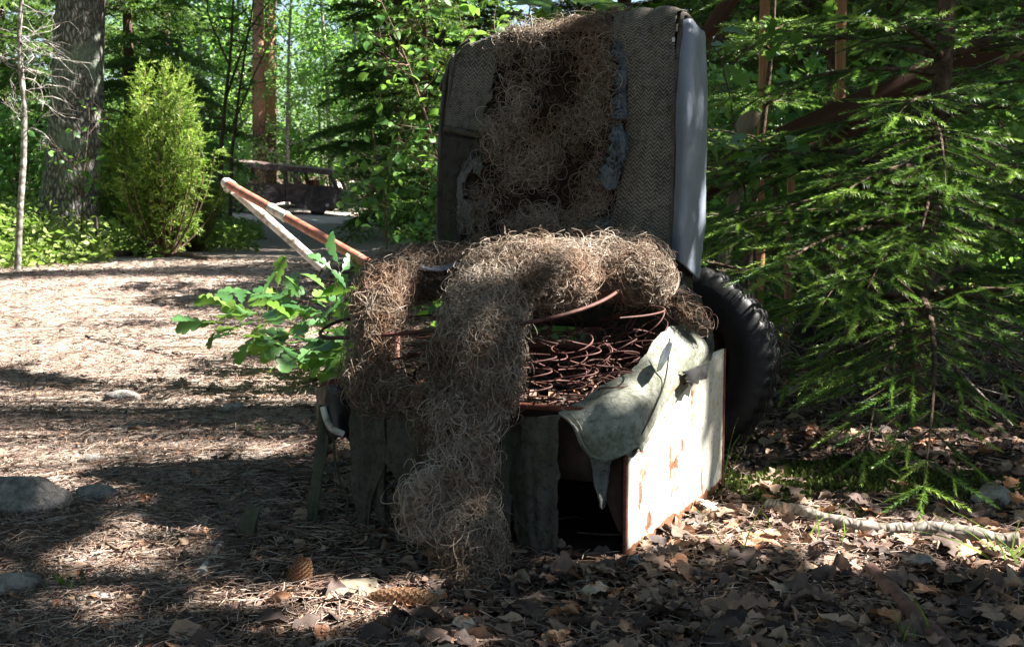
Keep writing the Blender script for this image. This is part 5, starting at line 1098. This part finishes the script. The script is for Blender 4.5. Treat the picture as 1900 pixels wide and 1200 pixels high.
def crumple(tm, seed, amp, wide=1.0):
    V, T = tm; V = V * [1, 1, wide]; r = np.random.default_rng(seed); E = {}; V = list(map(tuple, V)); T2 = []
    def mid(a, b):
        k = (min(a, b), max(a, b))
        if k not in E: V.append(tuple((np.array(V[a]) + np.array(V[b])) / 2)); E[k] = len(V) - 1
        return E[k]
    for a, b, c in T:
        x, y, z = mid(a, b), mid(b, c), mid(c, a); T2 += [[a, x, z], [b, y, x], [c, z, y], [x, y, z]]
    V = np.array(V); k1, k2 = r.uniform(-.8, .8, 2); V[:, 1] += .45 * k1 * np.abs(V[:, 2]) + .35 * k2 * (V[:, 0] - .5) ** 2 + amp * fbm(V * 4 + seed * 3.3, seed, 2)
    V[:, 0] += .05 * fbm(V * 5, seed + 2, 2); V[:, 2] += .05 * fbm(V * 5, seed + 3, 2); return V, np.array(T2)
def fl(x, y):
    p = pathmask(x, y); pr_ = np.where(x > -.15 - .25 * (y - 1.6), 1.0, np.where(y < 1.8, .45, .22)) * (1 - .8 * p); return rng.random(len(x)) < pr_
CR = [crumple(OAK, k, .10) for k in range(5)] + [crumple(LEAF, k + 9, .10, 1.2) for k in range(5)]
litter(9500, 1.45, 7.5, CR, .048, "leaf_litter", "brown and grey dead leaves carpeting the forest floor", 'litter', fl)
litter(1500, 1.5, 5.0, CR[:5], .082, "leaf_litter", "larger curled oak leaves lying on the litter at the right", 'litter', lambda x, y: (x > .0) & (rng.random(len(x)) < .8), .3, .015)
litter(20000, 1.45, 4.5, [LEAF2, LEAF2] + CR[5:7], .015, "leaf_litter", "crumbled leaf scraps and bark flakes on the ground", 'litter', lambda x, y: rng.random(len(x)) < .9, .28)
def needles(n, y0, y1, keepf, ln=.042, wd=.0006, nm="fallen_needles"):
    x, y = frame_pts(n, y0, y1, .85); k = keepf(x, y) & ~near_seat(x, y); x, y = x[k], y[k]; n = len(x); r = rng
    az = r.uniform(0, 6.283, n); el = r.normal(size=n) * .16; L = ln * r.uniform(.5, 1.3, n); d = np.stack([np.cos(az) * np.cos(el), np.sin(az) * np.cos(el), np.sin(el)], 1)
    sd = np.stack([-np.sin(az), np.cos(az), 0 * az], 1); c = np.stack([x, y, gz(x, y) + r.uniform(.003, .014, n)], 1); bend = r.normal(size=n) * .10
    pth = np.stack([c - d * L[:, None] / 2, c + sd * (bend * L)[:, None] + [0, 0, .001], c + d * L[:, None] / 2], 1)
    a = Acc(); W_ = (wd * r.uniform(.7, 1.6, n) * np.maximum(1, y / 3.0))[:, None] * np.ones((n, 3)); a.tubes(pth, W_, r.random(n), 3); tag(a.build(nm, M['pineneedle'], smooth=False), "dry pine needles strewn over the path and the forest floor", "needles", kind="stuff")
needles(90000, 1.45, 9.5, lambda x, y: rng.random(len(x)) < np.where(x > -.1, .45, .85))
# small twigs (too many to count)
def twigs():
    x, y = frame_pts(900, 1.45, 9); a = Acc()
    for i in range(len(x)):
        az = rng.uniform(0, 6.28); L = rng.uniform(.04, .16) * (1 + .1 * y[i]); d = np.array([math.cos(az), math.sin(az), 0]); p = np.array([x[i], y[i], gz1(x[i], y[i]) + .006]); sd = np.array([-d[1], d[0], 0])
        q = np.array([p - d * L / 2, p - d * L * .1 + sd * rng.normal() * .008 + [0, 0, .004], p + d * L * .25 + sd * rng.normal() * .008 + [0, 0, .003], p + d * L / 2])
        r0 = rng.uniform(.001, .003); a.tube(q, [r0, r0 * .9, r0 * .8, r0 * .5], 4, tint=rng.random(), closed=False)
    tag(a.build("fallen_twigs", M['twig']), "small dead twigs scattered over the ground", "twigs", kind="stuff")
twigs()
# moss and grass on the right
def moss():
    n = 20000; x = rng.uniform(.35, 1.15, n); y = rng.uniform(2.2, 2.95, n); q = np.stack([x, y, 0 * x], 1)
    m = ((x - .72) / .40) ** 2 + ((y - 2.52) / .26) ** 2 < .75 + 1.1 * noise3(q * 8, 3); x, y = x[m], y[m]; n = len(x); d = unit(rng.normal(size=(n, 3)) * .55 + [0, 0, 1]); a = Acc()
    hh = .014 * (1 - np.clip(((x - .72) / .40) ** 2 + ((y - 2.52) / .26) ** 2, 0, 1)); z = gz(x, y) + hh * rng.random(n)
    a.stamp(LEAF2, np.stack([x, y, z], 1), d, unit(rng.normal(size=(n, 3))), rng.uniform(.008, .02, n), np.clip(rng.random(n) * .6 + .25 + .25 * noise3(np.stack([x, y, z], 1) * 12, 3), 0, 1))
    tag(a.build("moss", M['moss']), "green moss cushion on the ground right of the metal base", "moss", kind="stuff")
moss()
def tuft(px, py, n, h, label, seed, spread=.02, Yd=None, w=.0016, lean=(0, 0), wide=.3):
    p = G(px, py) if Yd is None else gp(px, Yd); r = np.random.default_rng(seed); a = Acc(); z0 = gz1(p[0], p[1])
    for i in range(n):
        b = np.array([p[0] + r.normal() * spread, p[1] + r.normal() * spread, z0 - .004]); v = np.array([lean[0] + r.normal() * wide, lean[1] + r.normal() * wide, 1.0]); L = h * r.uniform(.55, 1.1); k = np.linspace(0, 1, 7)[:, None]
        q = b + v * k * L + np.array([v[0], v[1], -.5]) * k ** 2.5 * L * .5; sd = unit(np.cross(v, r.normal(size=3))) * w; ww_ = (1 - k ** 1.5 * .95)
        V = np.concatenate([q - sd * ww_, q + sd * ww_]); Q = [[j, j + 1, 8 + j, 7 + j] for j in range(6)]; a.add(V, Q, tint=r.random())
    o = a.build("grass_tuft", M['grass']); tag(o, label, "grass"); return o
tuft(1345, 905, 4, .20, "long thin grass blades arching beside the lower corner of the metal base", 1, .008, lean=(.12, -.1), wide=.18)
tuft(1372, 1030, 4, .13, "short upright grass blades in the lit leaves right of the base", 2, .012)
tuft(1500, 1000, 5, .10, "few grass stalks in front of the fallen log", 3, .02)
tuft(1870, 1040, 9, .10, "green grass tuft at the lower right edge by the log end", 4, .015, w=.003, wide=.6)
tuft(1690, 1190, 5, .11, "grass blades by the rusty pipe at the bottom edge", 5, .02)
tuft(118, 1090, 12, .05, "small bright grass tuft at the lower left", 6, .012)
tuft(480, 800, 9, .05, "little grass tuft in shade left of the seat", 7, .012)
tuft(575, 690, 12, .13, "grass tuft under the oak sapling", 8, .06)
tuft(500, 700, 8, .09, "thin grass left of the oak sapling's foot", 9, .04)
tuft(510, 520, 9, .22, "shaded grass behind the pale pipe arm", 10, .05, Yd=5.3)
for i, (a_, b_, l_) in enumerate([(300, 440, "grass at the foot of the bright juniper"), (360, 452, "grass on the path edge below the junipers"), (200, 470, "grass on the near edge of the left bank"), (60, 478, "grass on the bank at the left edge"), (720, 440, "grass at the path edge under the dark spruce")]): tuft(a_, b_, 60, .16, l_, 20 + i, .28, w=.004)["kind"] = "stuff"
# ---- stones
def stone(px, py, wpx, hpx, label, seed, flat=.5, Yd=None, sink=.35):
    p = G(px, py); w_ = wpx / FPX * p[1]; r_ = w_ / 2; a = Acc(); z = gz1(p[0], p[1]); h = max(.006, hpx / FPX * p[1] * .9)
    lump(a, np.array([p[0], p[1] + r_ * .3, z + h * (.62 - sink)]), 1.0, seed, .26, (r_, r_ * .8, h * .62), 1.3); return tag(a.build("stone", M['stone']), label, "stone")
for i, q in enumerate([(35, 945, 165, 84, "large rounded pale boulder at the left edge"), (172, 925, 80, 34, "flat blue grey stone right of the large boulder"), (222, 742, 62, 22, "pale flat stone where the trunk shadow ends"), (430, 768, 48, 20, "small lichen spotted stone inside the shadow left of the seat"),
    (232, 800, 60, 12, "flat sandy stone below the pale one"), (172, 855, 52, 16, "speckled stone above the large boulder"), (20, 1095, 110, 40, "dark stone cut by the lower left edge"), (155, 1050, 80, 14, "low bluish stone left of the birch bark stick"), (172, 1112, 70, 16, "flat stone beside the small grass tuft"),
    (1710, 1050, 66, 26, "angular grey stone in front of the log"), (1178, 1058, 34, 28, "small angular stone at the front corner of the metal base"), (1850, 935, 90, 40, "shaded stone at the right edge behind the log"), (255, 965, 60, 14, "pinkish flat stone in the lit litter"), (410, 745, 26, 10, "pebble beside the lichen spotted stone"), (355, 805, 40, 10, "thin flat stone inside the dappled shade")]): stone(*q[:4], q[4], 200 + i)
# ---- log, sticks, rusty pipe
def stick(name, pts, r0, r1, mat, label, cat, seed=1, sides=10, wob=.15, n=40, z=None, lift=.6):
    r = np.random.default_rng(seed); q = np.array([G(x_, y_) if len(e) == 0 else P(x_, y_, e[0]) for x_, y_, *e in pts]); rr = np.linspace(r0, r1, n); q = cr1(q, n)
    for k in range(n): 
        q[k, 2] = max(q[k, 2], gz1(q[k, 0], q[k, 1]) + rr[k] * lift)
    q += fbm(q * 22, seed, 2)[:, None] * r0 * .25; rr = rr * (1 + wob * fbm(q * 35, seed + 1, 2)); a = Acc(); a.tube(q, rr, sides); return tag(a.build(name, M[mat]), label, cat)
stick("fallen_log", [(1428, 944), (1500, 962), (1590, 985), (1680, 992), (1760, 1000), (1890, 1018)], .014, .019, 'deadwood', "grey fallen log lying across the leaves at the right", "log", 3, 14, .12, 60)
stick("rusty_pipe", [(1614, 1068), (1650, 1105), (1700, 1160), (1770, 1230)], .013, .015, 'rustpipe', "short rusty pipe in the lower right corner", "pipe", 4, 14, .04)
stick("birch_stick", [(372, 1072), (390, 1045), (410, 1015)], .009, .006, 'palebark', "short stick with pale birch bark at the lower left", "stick", 5, 10, .2)
stick("curved_twig", [(382, 895), (440, 882), (500, 872), (570, 870), (640, 872)], .0028, .0028, 'palebark', "long pale curved twig lying behind the hanging strips", "twig", 6, 7, .1)
stick("fallen_branch", [(500, 978), (545, 990), (585, 1000), (620, 985)], .009, .007, 'twig', "dark branch lying at the foot of the pale strip", "branch", 7)
stick("fallen_branch", [(1090, 1082), (1100, 1065), (1110, 1050)], .008, .006, 'twig', "short thick twig stub in front of the metal base", "branch", 8)
stick("fallen_branch", [(960, 1082), (1030, 1075), (1090, 1055)], .003, .002, 'twig', "thin twig lying in front of the hanging cloth", "branch", 9)
stick("fallen_branch", [(170, 1012), (205, 1022), (250, 1018)], .006, .004, 'twig', "brown branch left of the birch bark stick", "branch", 10)
stick("fallen_branch", [(1262, 985), (1275, 1003), (1290, 1015)], .008, .007, 'twig', "stubby branch beside the metal base", "branch", 11)
stick("fallen_branch", [(250, 720), (285, 702), (330, 690)], .006, .004, 'deadwood', "pale stick in the sun by the pale flat stone", "branch", 12)
stick("fallen_branch", [(215, 482), (280, 478), (345, 485), (400, 492)], .03, .02, 'twig', "dark branch lying along the path edge by the left bank", "branch", 13)
stick("fallen_branch", [(330, 1030), (300, 1000), (290, 960)], .004, .003, 'twig', "forked twig in the lit litter at the lower left", "branch", 14)
for i, (q, r_, l_) in enumerate([([(1500, 700, 3.7), (1540, 640, 3.7), (1580, 600, 3.7), (1600, 520, 3.75)], .012, "pale dead branch leaning behind the boughs of the near spruce"), ([(1660, 700, 3.6), (1600, 650, 3.65), (1560, 600, 3.7), (1500, 590, 3.8)], .011, "forked pale branch beside the second tyre"),
    ([(1760, 690, 3.9), (1740, 640, 3.9), (1730, 600, 3.9)], .02, "curved birch branch right of the near spruce stem"), ([(1480, 740, 3.4), (1560, 720, 3.4), (1660, 690, 3.5), (1720, 560, 3.6)], .006, "long thin grey branch curving up beside the spruce stem"), ([(1720, 600, 3.3), (1790, 700, 3.1), (1880, 790, 2.9)], .007, "dark bare branch sloping down at the right edge"),
    ([(1640, 380, 3.4), (1560, 300, 3.5), (1510, 280, 3.5)], .005, "thin pale dead twig hanging in the spruce boughs")]): stick("dead_branch", q, r_, r_ * .5, 'deadwood', l_, "branch", 30 + i, 8, .15)
def brush():
    r = np.random.default_rng(77); a = Acc()
    for i in range(240):
        x_ = r.uniform(1440, 1900); y_ = r.uniform(560, 760); Yd = r.uniform(3.2, 4.4); p = P(x_, y_, Yd); p[2] = max(p[2], gz1(p[0], p[1]) + .01); v = unit(r.normal(size=3) * [1, .6, .5]); L = r.uniform(.1, .38); q = [p]
        for j in range(5): v = unit(v + r.normal(size=3) * .18 + [0, 0, -.05]); q.append(q[-1] + v * L / 5)
        q = np.array(q); q[:, 2] = np.maximum(q[:, 2], gz(q[:, 0], q[:, 1]) + .004); a.tube(q, np.linspace(.003, .0012, 6) * r.uniform(.6, 1.3), 4, closed=False)
    tag(a.build("brushwood", M['deadwood']), "tangle of thin dead twigs under the spruce boughs", "brushwood", kind="stuff")
brush()
st_ = Acc(); c_ = G(455, 1000); patch(st_, [[G(438, 1002) + [0, 0, .004], G(468, 1006) + [0, 0, .004]], [P(447, 965, 2.10), P(474, 968, 2.10)], [P(463, 930, 2.12), P(486, 938, 2.12)]], 14, 24, .014, (.0, .12, .0, .0), .003, 71)
tag(st_.build("wood_stub", M['stub']), "mossy grey wood stub leaning left of the hanging cloth", "wood stub")
bk = Acc(); patch(bk, [[G(612, 1092) + [0, 0, .008], G(700, 1088) + [0, 0, .014]], [G(606, 1112) + [0, 0, .016], G(704, 1110) + [0, 0, .018]], [G(626, 1126) + [0, 0, .005], G(690, 1128) + [0, 0, .006]]], 24, 16, .003, (.1, .1, .1, .1), .004, 72)
tag(bk.build("bark_flake", M['greywood']), "pale flake of bark between the two spruce cones", "bark flake")
# ---- cones
def cone(c, ax, L, R, label, seed, open_=.15):
    o = root("spruce_cone", (c[0], c[1], 0), label, "cone", "spruce cones"); ax = unit(ax); e1 = unit(np.cross(ax, [0, 0, 1.0])); e2 = np.cross(e1, ax); a = Acc(); r = np.random.default_rng(seed)
    core = np.array([c + ax * L * (k - .5) for k in np.linspace(0, 1, 14)]); kk = np.linspace(0, 1, 14); a.tube(core, R * .82 * np.sqrt(np.clip(1 - (2 * kk - 1) ** 2 * .96, .02, 1)), 14, tint=.1)
    n = 190
    for i in range(n):
        f = (i + .5) / n; th = i * 2.39996; prof = (math.sin(math.pi * min(1, f * .93 + .05)) ** .55) * R; rad = e1 * math.cos(th) + e2 * math.sin(th); b = c + ax * L * (f - .5) + rad * prof * .80; tn = np.cross(ax, rad)
        d = unit(ax * (1 - open_ * 2) + rad * (.30 + open_ * 2.2)); s = L * .105 * (1 - .5 * abs(f - .5)); nn = unit(np.cross(tn, d)) * -1
        V = [b - tn * s * .30, b + tn * s * .30, b + d * s * .65 + tn * s * .52 + nn * s * .02, b + d * s * 1.15 + nn * s * -.05, b + d * s * .65 - tn * s * .52, b + d * s * .5 + nn * s * .22]
        a.add(V, T=[[0, 1, 5], [1, 2, 5], [2, 3, 5], [3, 4, 5], [4, 0, 5]], tint=np.clip(np.array([.2, .2, .75, .95, .75, .5]) + r.normal() * .12, 0, 1))
    a.build("scales", M['cone'], o, smooth=False)
q0, q1 = G(684, 1128), G(808, 1134); cc_ = (q0 + q1) / 2; cone(cc_ + [0, 0, .017], q1 - q0, np.linalg.norm(q1 - q0), .0175, "long closed spruce cone lying in front of the hair curtain", 1, .02)
q0 = G(556, 1092); cone(q0 + [0, 0, .022], [.28, .25, .85], .055, .019, "short open spruce cone lit by the sun", 2, .2)
# ================================================================== ADDED UNSEEN TREES OUTSIDE THE PICTURE (crowns shaped to cast the wanted shade)
def lit(gx, y):
    """hand placed sun patches on the ground; the added crowns are left open over them"""
    q = np.stack([gx, y, 0 * gx], 1)
    n1 = noise3(q * 2.3, 31); n2 = noise3(q * 7.0, 32)
    def ell(cx, cy, rx, ry): return 1 - np.sqrt(((gx - cx) / rx) ** 2 + ((y - cy) / ry) ** 2)
    a = np.stack([ell(.0, 2.19, .85, .155), ell(.40, 2.12, .55, .19), ell(-.24, 1.76, .30, .12), ell(-3.9, 6.3, 2.1, 2.6), ell(-1.9, 5.0, 1.35, 1.1), ell(-.85, 3.75, .55, .6),
                  ell(-1.45, 3.35, .55, .5), ell(.15, 3.2, 1.6, .52), ell(-.25, 2.07, .22, .09), ell(-1.3, 2.9, .35, .2), ell(-.66, 1.98, .17, .10), ell(.5, 2.5, .32, .09), ell(.8, 2.1, .5, .16), ell(-1.0, 2.6, .35, .22), ell(-4.3, 8.9, 3.2, 1.55), ell(-3.6, 10.2, .9, .5), ell(-5.5, 6.5, 2.6, 2.4), ell(-.48, 2.05, .14, .05), ell(.15, 3.9, .6, .5)]).max(0)
    return a + .16 * n1 + .12 * n2
def shade_trees():
    n = 170000; r = rng; gx = r.uniform(-7.5, 2.3, n); y = .3 + 34 * r.random(n) ** 1.35; zt = np.maximum(3.0, .62 + .165 * y + .6) + r.uniform(0, 2.6, n)
    L = lit(gx, y); k = L < .0 + .05 * r.normal(size=n); gx, y, zt = gx[k], y[k], zt[k]; x = gx + zt / TANEL; n = len(x); p = np.stack([x, y, zt], 1)  # leaves kept only where a shadow is wanted on the ground
    bases = [(6.3, 1.0), (6.9, 3.3), (6.4, 5.8), (7.2, 8.8), (8.4, 12.6), (5.2, 17.5), (5.8, 23.0), (6.8, 30.0)]; own = np.abs(y[:, None] - np.array([b[1] for b in bases])[None]).argmin(1)
    for i, (bx, by) in enumerate(bases):
        pi = p[own == i]; z0 = gz1(bx, by); o = root("added_shade_tree", (bx, by, z0), "unseen broadleaved tree added outside the right edge, its crown cut to shade the clearing", "tree", "added shade trees right of the clearing"); tr = Acc(); H = 7.5 + max(0, by - 10) * .16; k = np.linspace(0, 1, 12)
        tr.tube(np.stack([bx - 1.2 * k ** 2, by + 0 * k, z0 - .1 + H * k], 1), .13 * (1.05 - k * .8), 10); q = pi[r.integers(0, len(pi), 46)]
        for t_ in q:
            f = min(.95, max(.3, (t_[2] - .8) / H)); b = np.array([bx - 1.2 * f * f, by, z0 + H * f]); mid = (b + t_) / 2 + [0, 0, .25]; tr.tube(cr1(np.array([b, mid, t_]), 8), np.linspace(.03, .006, 8), 5, closed=False)
        tr.build("trunk", M['bark'], o); cr = Acc(); m = len(pi); cr.stamp(LEAF2, pi, unit(r.normal(size=(m, 3)) * [1, 1, .5]), unit(r.normal(size=(m, 3)) * .5 + [.5, 0, 1]), r.uniform(.10, .17, m) * np.where(pi[:, 1] > 13, 1.7, 1.0), r.random(m)); cr.build("crown", M['shadeleaf'], o)
shade_trees()
# trees behind the photographer and to the left, closing the wood
for i, (x_, y_, s_) in enumerate([(-5, -3, 1.2), (-1.5, -5, 1.3), (3.2, -4, 1.2), (6.5, -1.5, 1.1), (-6.5, 1.5, 1.1), (-6.0, 4.2, 1.0), (-8.5, 6.5, 1.1), (-9.5, 3.0, 1.2), (-10.5, 9.5, 1.1), (-12.5, 13.5, 1.2), (-12, 6.0, 1.3), (-16, 9, 1.4), (-15, 2, 1.4), (-11, -2, 1.3), (9.5, 3.5, 1.2), (11, 7.5, 1.2), (10, -1, 1.3)]):
    copy_thing(pr[i % 2], (x_, y_, gz1(x_, y_)), i * 1.1, s_, "tall spruce outside the picture at the edge of the clearing", "spruces around the clearing")
for i, (x_, y_, s_) in enumerate([(-8, 15.5, .7), (-9.5, 13, .7), (-10.5, 19, .8), (-12, 17, .9), (-8.7, 11.5, .6), (-13, 12, .9), (-14, 24, 1), (-17, 28, 1), (-20, 38, 1.2), (-24, 45, 1.3), (-30, 40, 1.3), (-16, 33, 1.1), (-23, 34, 1.2), (-40, 50, 1.5), (-35, 30, 1.4), (-14, 18, .9), (-18, 15, 1.0), (-20, 22, 1.0), (-22, 8, 1.1), (-19, 2, 1.0), (-25, 16, 1.2), (-24, 28, 1.2), (-30, 22, 1.3), (-28, 5, 1.2), (14, 14, 1.0), (17, 20, 1.1), (18, 10, 1.0)]):
    copy_thing(protos[i % 3], (x_, y_, gz1(x_, y_)), i * 1.3, s_, "young broadleaved tree outside the picture in the wood around the clearing", "young broadleaved trees around the clearing")
